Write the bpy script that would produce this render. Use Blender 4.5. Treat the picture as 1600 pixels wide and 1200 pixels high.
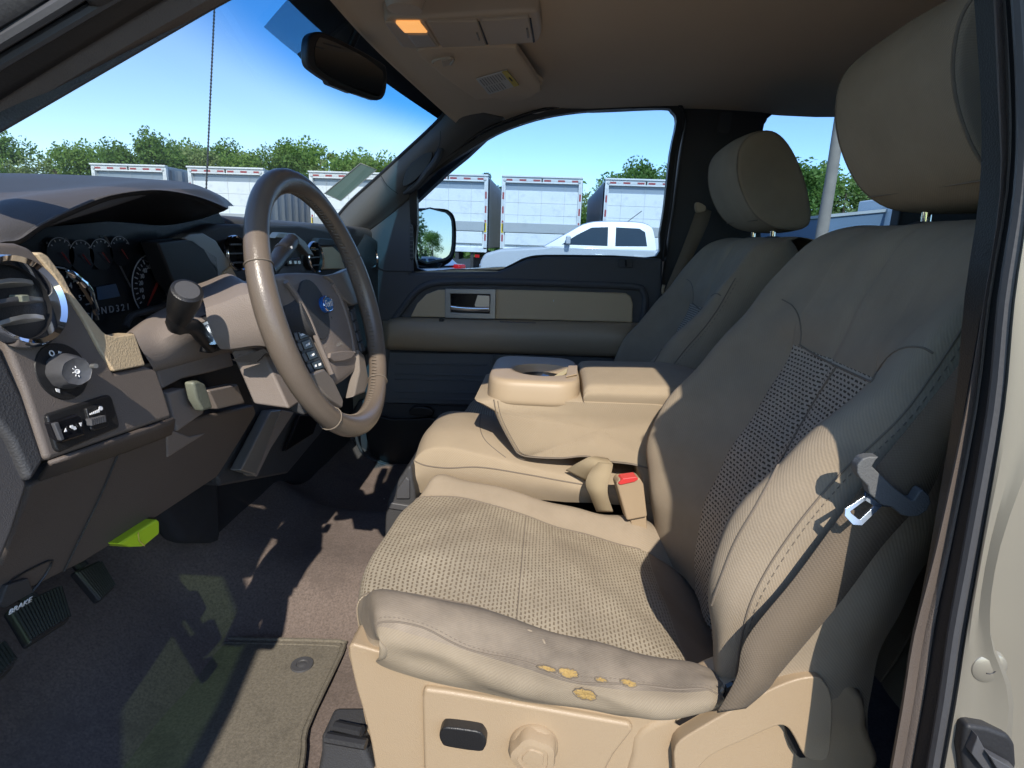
import bpy, bmesh, math, random
from mathutils import Vector, Matrix
from mathutils.geometry import tessellate_polygon
random.seed(7)
sc = bpy.context.scene
for o in list(bpy.data.objects): bpy.data.objects.remove(o)
C = bpy.context.scene.collection
R = math.radians
# ------------------------------------------------------------------ camera
CZ = 1.5                                   # camera height over the tarmac; inside this script z=0 is camera level
F = 920.0; PITCH = R(13.5); ROLL = R(2.0); YAW = R(3.1)
cp, sp, cy, sy = math.cos(PITCH), math.sin(PITCH), math.cos(YAW), math.sin(YAW)
fw = Vector((-sy*cp, cy*cp, -sp)); r0 = Vector((cy, sy, 0)); u0 = r0.cross(fw)
rt = math.cos(ROLL)*r0 + math.sin(ROLL)*u0; upv = -math.sin(ROLL)*r0 + math.cos(ROLL)*u0
cam = bpy.data.cameras.new('camera'); camo = bpy.data.objects.new('camera', cam); C.objects.link(camo)
camo.matrix_world = Matrix(((rt.x, upv.x, -fw.x, 0), (rt.y, upv.y, -fw.y, 0), (rt.z, upv.z, -fw.z, CZ), (0, 0, 0, 1)))
cam.sensor_fit = 'HORIZONTAL'; cam.sensor_width = 36; cam.lens = 36*F/1600; cam.clip_start = .02; cam.clip_end = 2000
sc.camera = camo
# ------------------------------------------------------------------ light
SL = Vector((-.12, 1.0, -.84)).normalized()   # direction the sunlight travels
sun = bpy.data.lights.new('sun', 'SUN'); sun.energy = 2.95; sun.angle = R(.53); sun.color = (1, .92, .80)
suno = bpy.data.objects.new('sun', sun); C.objects.link(suno)
suno.rotation_euler = SL.to_track_quat('-Z', 'Y').to_euler()
w = bpy.data.worlds.new('World'); sc.world = w; w.use_nodes = True
nt = w.node_tree; bg = nt.nodes['Background']; sky = nt.nodes.new('ShaderNodeTexSky'); sky.sky_type = 'NISHITA'
sky.sun_disc = False; sky.sun_elevation = math.asin(-SL.z); sky.sun_rotation = math.atan2(-SL.x, -SL.y)
sky.altitude = 400; sky.air_density = 1.0; sky.dust_density = .1; sky.ozone_density = 1.8
hs = nt.nodes.new('ShaderNodeHueSaturation'); hs.inputs['Saturation'].default_value = 1.06; hs.inputs['Hue'].default_value = .506; nt.links.new(sky.outputs[0], hs.inputs['Color']); nt.links.new(hs.outputs[0], bg.inputs[0]); bg.inputs[1].default_value = .15
sc.view_settings.view_transform = 'Standard'; sc.view_settings.look = 'None'
sc.view_settings.exposure = .86; sc.view_settings.gamma = 1; sc.view_settings.use_curve_mapping = False
sc.render.engine = 'CYCLES'
sc.cycles.max_bounces = 8; sc.cycles.transparent_max_bounces = 12
sc.render.resolution_x = 1024; sc.render.resolution_y = 768
# ------------------------------------------------------------------ picking points
def ray(px, py): return fw + (px-800)/F*rt + (600-py)/F*upv
def PL(px, py, n, d):
    r = ray(px, py); return r*(d/Vector(n).dot(r))
def PY(px, py, Y): return PL(px, py, (0, 1, 0), Y)
def PX(px, py, X, b=0): return PL(px, py, (1, 0, -b), X)          # x = X + b*z
def PZ(px, py, Z): return PL(px, py, (0, 0, 1), Z)
def PD(px, py, off=0): return PL(px, py, (0, 1, .255), 2.04+off)  # leaning upper door plane
def YL(l, Y): return [PY(a, b, Y) for a, b in l]
def V(*a): return Vector(a)
# ------------------------------------------------------------------ materials
def lin(c): return tuple(((v/255+.055)/1.055)**2.4 if v/255 > .04045 else v/255/12.92 for v in c)
MT = {}
class NB:
    def __init__(s, name):
        s.m = bpy.data.materials.new(name); s.m.use_nodes = True; s.nt = s.m.node_tree; s.b = s.nt.nodes['Principled BSDF']
        MT[name] = s.m
    def n(s, t, **k):
        x = s.nt.nodes.new(t)
        for a, v in k.items():
            if a.startswith('_'): x.inputs[a[1:].replace('_', ' ')].default_value = v
            else: setattr(x, a, v)
        return x
    def l(s, a, b): s.nt.links.new(a, b)
    def math(s, op, a, b=None, clamp=False):
        x = s.n('ShaderNodeMath', operation=op); x.use_clamp = clamp
        for i, v in enumerate((a, b)):
            if v is None: continue
            if isinstance(v, (int, float)): x.inputs[i].default_value = v
            else: s.l(v, x.inputs[i])
        return x.outputs[0]
def mat(name, col, rough=.6, var=.12, vs=6, bump=0, bs=400, metal=0, spec=.5, emit=None, es=0, coat=0, sheen=0, dirt=0, ds=None):
    q = NB(name); b = q.b
    tc = q.n('ShaderNodeTexCoord')
    nz = q.n('ShaderNodeTexNoise', _Scale=vs, _Detail=5.0, _Roughness=.6); q.l(tc.outputs['Object'], nz.inputs['Vector'])
    mx = q.n('ShaderNodeMix', data_type='RGBA'); mx.inputs[6].default_value = (*[c*(1-var) for c in col], 1); mx.inputs[7].default_value = (*[min(1, c*(1+var)) for c in col], 1)
    q.l(nz.outputs[0], mx.inputs[0]); out = mx.outputs[2]
    if dirt:
        n2 = q.n('ShaderNodeTexNoise', _Scale=ds or vs*.5, _Detail=8.0, _Roughness=.7); q.l(tc.outputs['Object'], n2.inputs['Vector'])
        rp = q.n('ShaderNodeMapRange'); rp.inputs[1].default_value = .52; rp.inputs[2].default_value = .75; q.l(n2.outputs[0], rp.inputs[0])
        m2 = q.n('ShaderNodeMix', data_type='RGBA'); m2.inputs[7].default_value = (*[c*(1-dirt) for c in col], 1)
        q.l(rp.outputs[0], m2.inputs[0]); q.l(out, m2.inputs[6]); out = m2.outputs[2]
    q.l(out, b.inputs['Base Color'])
    rr = q.n('ShaderNodeMapRange'); sp_ = min(.07, rough*.3); rr.inputs[3].default_value = rough-sp_; rr.inputs[4].default_value = min(1, rough+sp_)
    q.l(nz.outputs[0], rr.inputs[0]); q.l(rr.outputs[0], b.inputs['Roughness'])
    b.inputs['Metallic'].default_value = metal; b.inputs['Specular IOR Level'].default_value = spec
    if coat: b.inputs['Coat Weight'].default_value = coat; b.inputs['Coat Roughness'].default_value = .1
    if sheen: b.inputs['Sheen Weight'].default_value = sheen; b.inputs['Sheen Roughness'].default_value = .5
    if emit: b.inputs['Emission Color'].default_value = (*emit, 1); b.inputs['Emission Strength'].default_value = es
    if bump:
        bz = q.n('ShaderNodeTexVoronoi' if bump > 0 else 'ShaderNodeTexNoise', _Scale=bs); q.l(tc.outputs['Object'], bz.inputs['Vector'])
        bp = q.n('ShaderNodeBump', _Strength=abs(bump), _Distance=.0006); q.l(bz.outputs[0], bp.inputs['Height']); q.l(bp.outputs[0], b.inputs['Normal'])
    return q.m
def fabric(name, col, col2=None, cell=(.0125, .0085), mort=.0026, dirt=.25, dcol=None, weave=.0022):
    """woven cloth; uv is in metres. With col2: rows of small staggered darker grains"""
    q = NB(name); b = q.b; tc = q.n('ShaderNodeTexCoord'); uv = tc.outputs['UV']
    nz = q.n('ShaderNodeTexNoise', _Scale=7.0, _Detail=6.0, _Roughness=.65); q.l(tc.outputs['Object'], nz.inputs['Vector'])
    base = q.n('ShaderNodeMix', data_type='RGBA'); base.inputs[6].default_value = (*[c*(1-dirt) for c in (dcol or col)], 1); base.inputs[7].default_value = (*[c*(1+dirt*.4) for c in col], 1)
    mr = q.n('ShaderNodeMapRange'); mr.inputs[1].default_value = .3; mr.inputs[2].default_value = .68; q.l(nz.outputs[0], mr.inputs[0]); q.l(mr.outputs[0], base.inputs[0])
    out = base.outputs[2]
    sx = q.n('ShaderNodeSeparateXYZ'); q.l(uv, sx.inputs[0])
    k = 2*math.pi/weave
    a = q.math('SINE', q.math('MULTIPLY', q.math('ADD', sx.outputs[0], sx.outputs[1]), k))
    c = q.math('SINE', q.math('MULTIPLY', q.math('SUBTRACT', sx.outputs[0], q.math('MULTIPLY', sx.outputs[1], .6)), k*.8))
    h = q.math('MULTIPLY', q.math('ADD', a, c), .25)
    wv = q.n('ShaderNodeMapRange'); wv.inputs[1].default_value = -.5; wv.inputs[2].default_value = .5; wv.inputs[3].default_value = .86; wv.inputs[4].default_value = 1.06; q.l(h, wv.inputs[0])
    ml = q.n('ShaderNodeMix', data_type='RGBA', blend_type='MULTIPLY'); ml.inputs[0].default_value = 1
    q.l(out, ml.inputs[6]); q.l(wv.outputs[0], ml.inputs[7]); out = ml.outputs[2]
    if col2:
        n3 = q.n('ShaderNodeTexNoise', _Scale=160.0, _Detail=1.0); q.l(tc.outputs['Object'], n3.inputs['Vector'])
        wob = q.n('ShaderNodeVectorMath', operation='MULTIPLY_ADD'); wob.inputs[1].default_value = (.0035,)*3; q.l(n3.outputs[1], wob.inputs[0]); q.l(uv, wob.inputs[2])
        br = q.n('ShaderNodeTexBrick', _Scale=1.0, _Mortar_Size=mort, _Mortar_Smooth=.35, _Brick_Width=cell[0], _Row_Height=cell[1], _Bias=0.0)
        br.offset = .5; q.l(wob.outputs[0], br.inputs['Vector'])
        m3 = q.n('ShaderNodeMix', data_type='RGBA'); q.l(br.outputs['Fac'], m3.inputs[0]); m3.inputs[6].default_value = (*col2, 1); q.l(out, m3.inputs[7]); out = m3.outputs[2]
        h = q.math('ADD', h, q.math('MULTIPLY', br.outputs['Fac'], 2.0))
    q.l(out, b.inputs['Base Color']); b.inputs['Roughness'].default_value = .95; b.inputs['Specular IOR Level'].default_value = .15
    b.inputs['Sheen Weight'].default_value = .03; b.inputs['Sheen Roughness'].default_value = .4
    bp = q.n('ShaderNodeBump', _Strength=.55, _Distance=.0005); q.l(h, bp.inputs['Height'])
    wr = q.n('ShaderNodeTexNoise', _Scale=7.0, _Detail=2.0); q.l(tc.outputs['Object'], wr.inputs['Vector'])
    b2 = q.n('ShaderNodeBump', _Strength=.25, _Distance=.012); q.l(wr.outputs[0], b2.inputs['Height']); q.l(bp.outputs[0], b2.inputs['Normal']); q.l(b2.outputs[0], b.inputs['Normal'])
    return q.m
def glass(name, tint, refl=.06, band=None, k_=.6):
    q = NB(name); out = q.nt.nodes['Material Output']
    tr = q.n('ShaderNodeBsdfTransparent'); tr.inputs[0].default_value = (*tint, 1)
    if band:   # the blue shade band that is dyed into the top of a windscreen
        tc = q.n('ShaderNodeTexCoord'); sx = q.n('ShaderNodeSeparateXYZ'); q.l(tc.outputs['Object'], sx.inputs[0])
        mr = q.n('ShaderNodeMapRange', interpolation_type='SMOOTHSTEP'); mr.inputs[1].default_value = band[0]; mr.inputs[2].default_value = band[1]; q.l(sx.outputs[2], mr.inputs[0])
        mx = q.n('ShaderNodeMix', data_type='RGBA'); mx.inputs[6].default_value = (*tint, 1); mx.inputs[7].default_value = (*band[2], 1); q.l(mr.outputs[0], mx.inputs[0]); q.l(mx.outputs[2], tr.inputs[0])
    gl = q.n('ShaderNodeBsdfGlossy'); gl.inputs['Roughness'].default_value = .01
    fr = q.n('ShaderNodeFresnel'); fr.inputs[0].default_value = 1.45
    mm = q.math('MULTIPLY', fr.outputs[0], refl/.06*k_, True)
    ms = q.n('ShaderNodeMixShader'); q.l(mm, ms.inputs[0]); q.l(tr.outputs[0], ms.inputs[1]); q.l(gl.outputs[0], ms.inputs[2]); q.l(ms.outputs[0], out.inputs[0])
    return q.m
TAN = (.42, .335, .235)
fabric('seat_cloth', (.35, .285, .21), dirt=.15)
fabric('seat_cloth_worn', (.29, .24, .185), dirt=.35, dcol=(.21, .175, .14))
fabric('seat_cloth_side', (.31, .255, .185), dirt=.2)
fabric('seat_insert', (.47, .405, .305), (.22, .175, .12), dirt=.22, dcol=(.42, .35, .26), cell=(.0100, .0058), mort=.0021)
fabric('back_insert', (.47, .41, .335), (.085, .07, .055), dirt=.12, mort=.0023, cell=(.0105, .0068))
fabric('armrest_cloth', (.40, .32, .225), dirt=.08)
fabric('belt_web', (.36, .29, .19), dirt=.1, weave=.003)
fabric('grey_web', (.17, .135, .10), dirt=.1, weave=.003)
mat('foam', (.36, .24, .085), .95, .45, 330, -1, 900)
mat('stitch', (.19, .155, .12), .9)
mat('tan_plastic', (.385, .29, .19), .42, .04, 5, .35, 900)
mat('tan_leather', (.56, .43, .27), .55, .05, 8, .6, 450)
mat('console_plastic', (.43, .33, .22), .48, .05, 6)
mat('dash_brown', (.155, .128, .11), .5, .12, 9, .4, 900, dirt=.12)
mat('dash_lower', (.11, .088, .075), .6, .12, 9, .5, 700)
mat('dash_top', (.085, .08, .08), .5, .1, 8, .35, 800)
mat('shroud', (.25, .21, .185), .5, .08, 9, .5, 800, dirt=.1)
mat('dark_trim', (.05, .05, .053), .6, .1, 8, .6, 500)
mat('pillar_grey', (.12, .115, .11), .55, .08, 8, .3, 800); mat('door_trim', (.072, .073, .078), .62, .08, 8, .6, 600)
mat('door_lower', (.12, .125, .13), .6, .08, 8, .5, 600)
mat('black_plastic', (.015, .015, .016), .4, .2, 12, .3, 700)
mat('black_gloss', (.008, .008, .01), .08, .1, 4)
mat('gauge_black', (.012, .014, .018), .25, .2, 4)
mat('rubber', (.02, .02, .022), .55, .2, 14, .3, 300)
mat('rubber_grey', (.075, .075, .08), .45, .1, 14, .2, 300)
mat('leather_wheel', (.16, .127, .10), .33, .2, 14, .25, 520, spec=.6)
mat('airbag', (.24, .20, .175), .5, .08, 9, .6, 600)
mat('spoke', (.22, .19, .165), .4, .06, 9, .2, 600)
mat('silver_trim', (.36, .35, .33), .42, .05, 5, metal=.7)
mat('steel', (.42, .50, .60), .22, .05, 30, metal=1)
mat('chrome', (.85, .86, .88), .05, .02, 5, metal=1)
mat('mirror_glass', (.80, .84, .86), .015, .0, 5, metal=1)
mat('mirror_dark', (.30, .29, .28), .03, .0, 5, metal=1)
mat('headliner', (.76, .61, .45), .95, .05, 5, -.8, 700)
mat('headliner_plastic', (.62, .51, .39), .5, .03, 5, .3, 800)
mat('carpet', (.16, .126, .11), 1.0, .75, 230, -1, 600, dirt=.35, ds=7)
mat('mat_carpet', (.16, .142, .112), 1.0, .65, 230, -1, 600, dirt=.45, ds=9)
mat('carpet_dark', (.028, .028, .032), 1.0, .25, 40, -1, 500)
mat('paint_gold', (.39, .355, .285), .34, .04, 4, metal=.5, coat=.6)
mat('paint_white', (.50, .51, .52), .3, .03, 4, coat=.5)
mat('paint_silver', (.40, .48, .58), .3, .05, 4, metal=.4, coat=.6)
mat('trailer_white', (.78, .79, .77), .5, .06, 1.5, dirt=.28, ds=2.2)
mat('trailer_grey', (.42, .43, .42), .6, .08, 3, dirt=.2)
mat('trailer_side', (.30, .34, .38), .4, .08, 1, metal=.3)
mat('blue_box', (.12, .18, .25), .6, .05, 1)
mat('under_dark', (.04, .038, .036), .8, .3, 5)
mat('tape_red', (.36, .07, .07), .4, .1, 9)
mat('tape_white', (.62, .62, .60), .4, .05, 9)
mat('tape_yellow', (.8, .55, .03), .4)
mat('lamp_red', (.5, .01, .01), .15)
mat('lamp_clear', (.6, .62, .64), .08, metal=.6)
mat('car_glass', (.02, .035, .04), .04, .1, 3, spec=.8)
mat('tyre', (.02, .02, .02), .8)
mat('wood_pole', (.30, .25, .20), .9, .3, 4)
mat('asphalt', (.06, .06, .062), .9, .3, 3, -.6, 60, dirt=.2)
mat('bark', (.10, .075, .055), .95, .3, 8)
mat('white_ink', (.8, .8, .8), .6, 0); mat('gauge_ink', (.33, .34, .36), .6, 0)
mat('dark_ink', (.05, .05, .05), .6, 0)
mat('grey_ink', (.35, .33, .30), .6, 0)
mat('label_white', (.72, .70, .66), .6, .03)
mat('label_yellow', (.75, .60, .12), .6, .03)
mat('red_button', (.62, .05, .05), .3, .05)
mat('needle', (.22, .015, .01), .4, 0)
mat('lcd', (.05, .09, .16), .15, .1)
mat('badge_blue', (.02, .12, .42), .15, .05, coat=.5)
mat('neon_green', (.62, .85, .03), .4, .03)
mat('bronze_grip', (.20, .21, .16), .5, .15, 20, .4, 300)
mat('map_lens', (.75, .55, .35), .3, .05, emit=(1, .45, .12), es=.5)
mat('map_lens_off', (.62, .54, .44), .3, .05)
mat('dark_green', (.07, .115, .09), .5, .15, 20, -.5, 200)
mat('window_frit', (.008, .008, .009), .5)
mat('key_tag', (.6, .5, .28), .5)
glass('glass_clear', (.93, .96, .97)); glass('glass_door_open', (.46, .60, .42))
glass('glass_side', (.66, .77, .87)); glass('glass_privacy', (.10, .12, .13))
glass('windscreen_glass', (.72, .82, .88), k_=.22, band=(1.79, 1.89, (.13, .44, .74)))
for i, (a, b_) in enumerate((((.14, .27, .045), (.30, .42, .09)), ((.10, .20, .035), (.20, .32, .065)), ((.20, .29, .09), (.36, .43, .16)), ((.045, .085, .03), (.08, .13, .045)))):
    q = NB('leaf_%d' % i); oi = q.n('ShaderNodeNewGeometry'); mx = q.n('ShaderNodeMix', data_type='RGBA')
    mx.inputs[6].default_value = (*a, 1); mx.inputs[7].default_value = (*b_, 1); q.l(oi.outputs['Random Per Island'], mx.inputs[0])
    q.l(mx.outputs[2], q.b.inputs['Base Color']); q.b.inputs['Roughness'].default_value = .7
    tl = q.n('ShaderNodeBsdfTranslucent'); q.l(mx.outputs[2], tl.inputs[0]); ms = q.n('ShaderNodeMixShader', _Fac=.45)
    q.l(q.b.outputs[0], ms.inputs[1]); q.l(tl.outputs[0], ms.inputs[2]); q.l(ms.outputs[0], q.nt.nodes['Material Output'].inputs[0])
# frit: black dots printed on glass
q = NB('frit_dots'); ms = q.n('ShaderNodeMixShader', _Fac=.62); tr = q.n('ShaderNodeBsdfTransparent')
q.b.inputs['Base Color'].default_value = (.02, .025, .035, 1); q.l(q.b.outputs[0], ms.inputs[1]); q.l(tr.outputs[0], ms.inputs[2]); q.l(ms.outputs[0], q.nt.nodes['Material Output'].inputs[0])
# ------------------------------------------------------------------ mesh building
def cr(p0, p1, p2, p3, t):
    return .5*((2*p1)+(p2-p0)*t+(2*p0-5*p1+4*p2-p3)*t*t+(3*p1-p0-3*p2+p3)*t**3)
def spline(pts, n, closed=False):
    """n samples per span"""
    pts = [Vector(p) for p in pts]; m = len(pts); out = []
    for i in range(m if closed else m-1):
        if closed: a, b, c, d = pts[i-1], pts[i], pts[(i+1) % m], pts[(i+2) % m]
        else: a, b, c, d = pts[max(i-1, 0)], pts[i], pts[i+1], pts[min(i+2, m-1)]
        for k in range(n): out.append(cr(a, b, c, d, k/n))
    if not closed: out.append(pts[-1])
    return out
class MB:
    def __init__(s): s.v = []; s.f = []; s.uv = []; s.mi = []
    def face(s, idx, mi=0, uv=None): s.f.append(idx); s.mi.append(mi); s.uv.append(uv or [(0, 0)]*len(idx))
    def grid(s, rows, nu=1, nv=1, mi=0, closed=False, disp=None):
        """rows of control points -> smooth sheet. mi may be f(a, b): a along rows 0..1, b along columns 0..1"""
        if nu > 1: rows = [spline(r, nu, closed) for r in rows]
        else: rows = [[Vector(p) for p in r]+([Vector(r[0])] if closed and 0 else []) for r in rows]
        cols = len(rows[0])
        if nv > 1:
            cs = [spline([r[j] for r in rows], nv) for j in range(cols)]
            rows = [[cs[j][i] for j in range(cols)] for i in range(len(cs[0]))]
        nr = len(rows); base = len(s.v)
        if disp:
            new = []
            for i in range(nr):
                rr = []
                for j in range(cols):
                    du = rows[i][min(j+1, cols-1)]-rows[i][max(j-1, 0)]; dv = rows[min(i+1, nr-1)][j]-rows[max(i-1, 0)][j]
                    n = du.cross(dv); n = n.normalized() if n.length > 0 else n
                    rr.append(rows[i][j]+n*disp(i/(nr-1), j/(cols-1), rows[i][j]))
                new.append(rr)
            rows = new
        # arc-length uv
        U = [0.0]; mid = nr//2
        for j in range(1, cols): U.append(U[-1]+sum((rows[i][j]-rows[i][j-1]).length for i in range(nr))/nr)
        VV = [0.0]
        for i in range(1, nr): VV.append(VV[-1]+sum((rows[i][j]-rows[i-1][j]).length for j in range(cols))/cols)
        for r in rows: s.v += r
        cc = cols if closed else cols-1
        for i in range(nr-1):
            for j in range(cc):
                j2 = (j+1) % cols; u2 = U[j+1] if j+1 < cols else U[-1]*cols/(cols-1)
                m = mi((i+.5)/(nr-1), (j+.5)/max(1, cc)) if callable(mi) else mi
                s.face([base+i*cols+j, base+i*cols+j2, base+(i+1)*cols+j2, base+(i+1)*cols+j], m, [(U[j], VV[i]), (u2, VV[i]), (u2, VV[i+1]), (U[j], VV[i+1])])
        return rows
    def fan(s, pts, mi=0):
        b = len(s.v); s.v += [Vector(p) for p in pts]; s.face(list(range(b, b+len(pts))), mi)
    def tube(s, pts, r, n=8, mi=0, cap=True, closed=False, sm=1, flat=1, upd=None):
        pts = spline(pts, sm, closed) if sm > 1 else [Vector(p) for p in pts]; m = len(pts); b = len(s.v)
        up = None
        for i, p in enumerate(pts):
            t = (pts[(i+1) % m] if closed else pts[min(i+1, m-1)])-(pts[i-1] if (closed or i) else pts[0]); t.normalize()
            if up is None:
                up = Vector(upd) if upd else (Vector((0, 0, 1)) if abs(t.z) < .9 else Vector((1, 0, 0)))
            if upd: up = Vector(upd)
            a = t.cross(up).normalized(); up = a.cross(t).normalized()
            rr = r[int(i*(len(r)-1)/(m-1)+.5)] if isinstance(r, (list, tuple)) else r
            for k in range(n):
                th = 2*math.pi*k/n; s.v.append(p+a*math.cos(th)*rr*flat+up*math.sin(th)*rr)
        for i in range(m if closed else m-1):
            i2 = (i+1) % m
            for k in range(n): s.face([b+i*n+k, b+i*n+(k+1) % n, b+i2*n+(k+1) % n, b+i2*n+k], mi, [(k*.01, i*.01), (k*.01+.01, i*.01), (k*.01+.01, i*.01+.01), (k*.01, i*.01+.01)])
        if cap and not closed: s.face([b+k for k in range(n)], mi); s.face([b+(m-1)*n+k for k in range(n)], mi)
    def slab(s, pts, vec, mi=0, sm=1, mi_side=None):
        """closed outline pts, thickness vector"""
        pts = spline(pts, sm, True) if sm > 1 else [Vector(p) for p in pts]
        n = len(pts); b = len(s.v); vec = Vector(vec)
        s.v += pts; s.v += [p+vec for p in pts]
        c = pts[0]; ux = (pts[1]-pts[0]).normalized(); nn = vec.normalized(); uy = nn.cross(ux)
        uv = [((p-c).dot(ux), (p-c).dot(uy)) for p in pts]
        s.face(list(range(b, b+n)), mi, uv); s.face(list(range(b+n, b+2*n)), mi, uv)
        for i in range(n): s.face([b+i, b+(i+1) % n, b+n+(i+1) % n, b+n+i], mi if mi_side is None else mi_side)
    def ring(s, outer, inner, vec, mi=0, sm=1):
        if sm > 1: outer = spline(outer, sm, True); inner = spline(inner, sm, True)
        n = len(outer); b = len(s.v); vec = Vector(vec)
        for l in (outer, inner): s.v += [Vector(p) for p in l]
        for l in (outer, inner): s.v += [Vector(p)+vec for p in l]
        for i in range(n):
            j = (i+1) % n
            s.face([b+i, b+j, b+n+j, b+n+i], mi); s.face([b+2*n+i, b+2*n+j, b+3*n+j, b+3*n+i], mi)
            s.face([b+i, b+j, b+2*n+j, b+2*n+i], mi); s.face([b+n+i, b+n+j, b+3*n+j, b+3*n+i], mi)
    def box(s, c, d, mi=0, m=None):
        c = Vector(c); m = m or Matrix.Identity(3); b = len(s.v)
        for x in (-1, 1):
            for y in (-1, 1):
                for z in (-1, 1): s.v.append(c+m@Vector((x*d[0]/2, y*d[1]/2, z*d[2]/2)))
        for f in ((0, 1, 3, 2), (4, 5, 7, 6), (0, 1, 5, 4), (2, 3, 7, 6), (0, 2, 6, 4), (1, 3, 7, 5)):
            s.face([b+i for i in f], mi, [(0, 0), (.1, 0), (.1, .1), (0, .1)])
    def lathe(s, prof, o, ax, n=24, mi=0, sx=1, lobes=0, la=0, cap=True):
        """prof [(radius, height)] around axis ax through o"""
        o = Vector(o); ax = Vector(ax).normalized(); t = Vector((0, 0, 1)) if abs(ax.z) < .9 else Vector((1, 0, 0))
        a = t.cross(ax).normalized(); c = ax.cross(a); b = len(s.v); m = len(prof)
        for r, h in prof:
            for k in range(n):
                th = 2*math.pi*k/n; q = r*(1+la*math.cos(lobes*th)) if lobes else r
                s.v.append(o+ax*h+a*math.cos(th)*q*sx+c*math.sin(th)*q)
        for i in range(m-1):
            for k in range(n): s.face([b+i*n+k, b+i*n+(k+1) % n, b+(i+1)*n+(k+1) % n, b+(i+1)*n+k], mi)
        if cap and prof[0][0] > 1e-5: s.face([b+k for k in range(n)], mi)
        if cap and prof[-1][0] > 1e-5: s.face([b+(m-1)*n+k for k in range(n)], mi)
    def build(s, name, mats, parent=None, bevel=0, ang=35, solid=0, smooth=True, local=False, segs=2, weld=True):
        me = bpy.data.meshes.new(name)
        off = Vector((0, 0, 0)) if local else (Vector((0, 0, CZ))-(Vector(parent.location) if parent and not parent.parent else Vector((0, 0, 0)) if not parent else world_loc(parent)))
        me.from_pydata([tuple(v+off) for v in s.v], [], s.f); me.update()
        uvl = me.uv_layers.new(name='UVMap')
        li = 0
        for pi, p in enumerate(me.polygons):
            p.material_index = s.mi[pi]
            for k in range(len(p.vertices)): uvl.data[p.loop_start+k].uv = s.uv[pi][k]
        if isinstance(mats, str): mats = [mats]
        for m in mats: me.materials.append(MT[m])
        bm = bmesh.new(); bm.from_mesh(me)
        if weld: bmesh.ops.remove_doubles(bm, verts=bm.verts, dist=1e-5)
        bmesh.ops.recalc_face_normals(bm, faces=bm.faces); bm.to_mesh(me); bm.free()
        if smooth:
            for p in me.polygons: p.use_smooth = True
            me.set_sharp_from_angle(angle=R(ang))
        o = bpy.data.objects.new(name, me); C.objects.link(o)
        if parent: o.parent = parent
        if solid:
            md = o.modifiers.new('thick', 'SOLIDIFY'); md.thickness = solid; md.offset = -1
        if bevel:
            md = o.modifiers.new('bev', 'BEVEL'); md.width = bevel; md.segments = segs; md.limit_method = 'ANGLE'; md.angle_limit = R(30); md.harden_normals = True
        return o
def world_loc(o):
    v = Vector((0, 0, 0))
    while o: v += Vector(o.location); o = o.parent
    return v
def tag(o, label=None, cat=None, group=None, kind=None):
    if label: o['label'] = label
    if cat: o['category'] = cat
    if group: o['group'] = group
    if kind: o['kind'] = kind
    return o
def thing(name, label, cat, loc, group=None):
    o = bpy.data.objects.new(name, None); o.empty_display_size = .1; C.objects.link(o)
    o.location = Vector(loc)+Vector((0, 0, CZ)); return tag(o, label, cat, group)
def text(s, pos, right, up, size, m, name, parent, ext=.0004, shear=0, align='CENTER'):
    cu = bpy.data.curves.new(name, 'FONT'); cu.body = s; cu.size = size; cu.extrude = ext; cu.align_x = align; cu.align_y = 'CENTER'; cu.shear = shear
    t = bpy.data.objects.new(name+'_tmp', cu); C.objects.link(t)
    dg = bpy.context.evaluated_depsgraph_get(); me = bpy.data.meshes.new_from_object(t.evaluated_get(dg)); bpy.data.objects.remove(t)
    me.materials.clear(); me.materials.append(MT[m])
    right = Vector(right).normalized(); up = Vector(up); up = (up-right*up.dot(right)).normalized(); n = right.cross(up)
    M = Matrix(((right.x, up.x, n.x, pos[0]), (right.y, up.y, n.y, pos[1]), (right.z, up.z, n.z, pos[2]), (0, 0, 0, 1)))
    me.transform(M); me.transform(Matrix.Translation(Vector((0, 0, CZ))-world_loc(parent)))
    o = bpy.data.objects.new(name, me); C.objects.link(o); o.parent = parent
    return o
def copy_tree(o, parent=None):
    c = o.copy(); C.objects.link(c); c.parent = parent
    for ch in list(o.children): copy_tree(ch, c)
    return c
def rect(c, rx, ry, w_, h_, r_=0, n=4):
    """rounded rectangle points, centre c, axes rx, ry"""
    c = Vector(c); rx = Vector(rx).normalized(); ry = Vector(ry).normalized(); out = []
    if r_ <= 0: return [c+rx*a*w_/2+ry*b*h_/2 for a, b in ((-1, -1), (1, -1), (1, 1), (-1, 1))]
    for (a, b), t0 in (((1, -1), -90), ((1, 1), 0), ((-1, 1), 90), ((-1, -1), 180)):
        for k in range(n+1):
            th = R(t0+90*k/n); out.append(c+rx*(a*(w_/2-r_)+r_*math.cos(th))+ry*(b*(h_/2-r_)+r_*math.sin(th)))
    return out
#PART2
# ================================================================== OUTSIDE
GZ = -CZ
m = MB(); m.grid([[V(x, y, GZ-.004) for x in (-400, -60, 0, 60, 400)] for y in (-300, -30, 0, 12, 40, 500)])
tag(m.build('ground', 'asphalt'), kind='structure')
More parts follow.
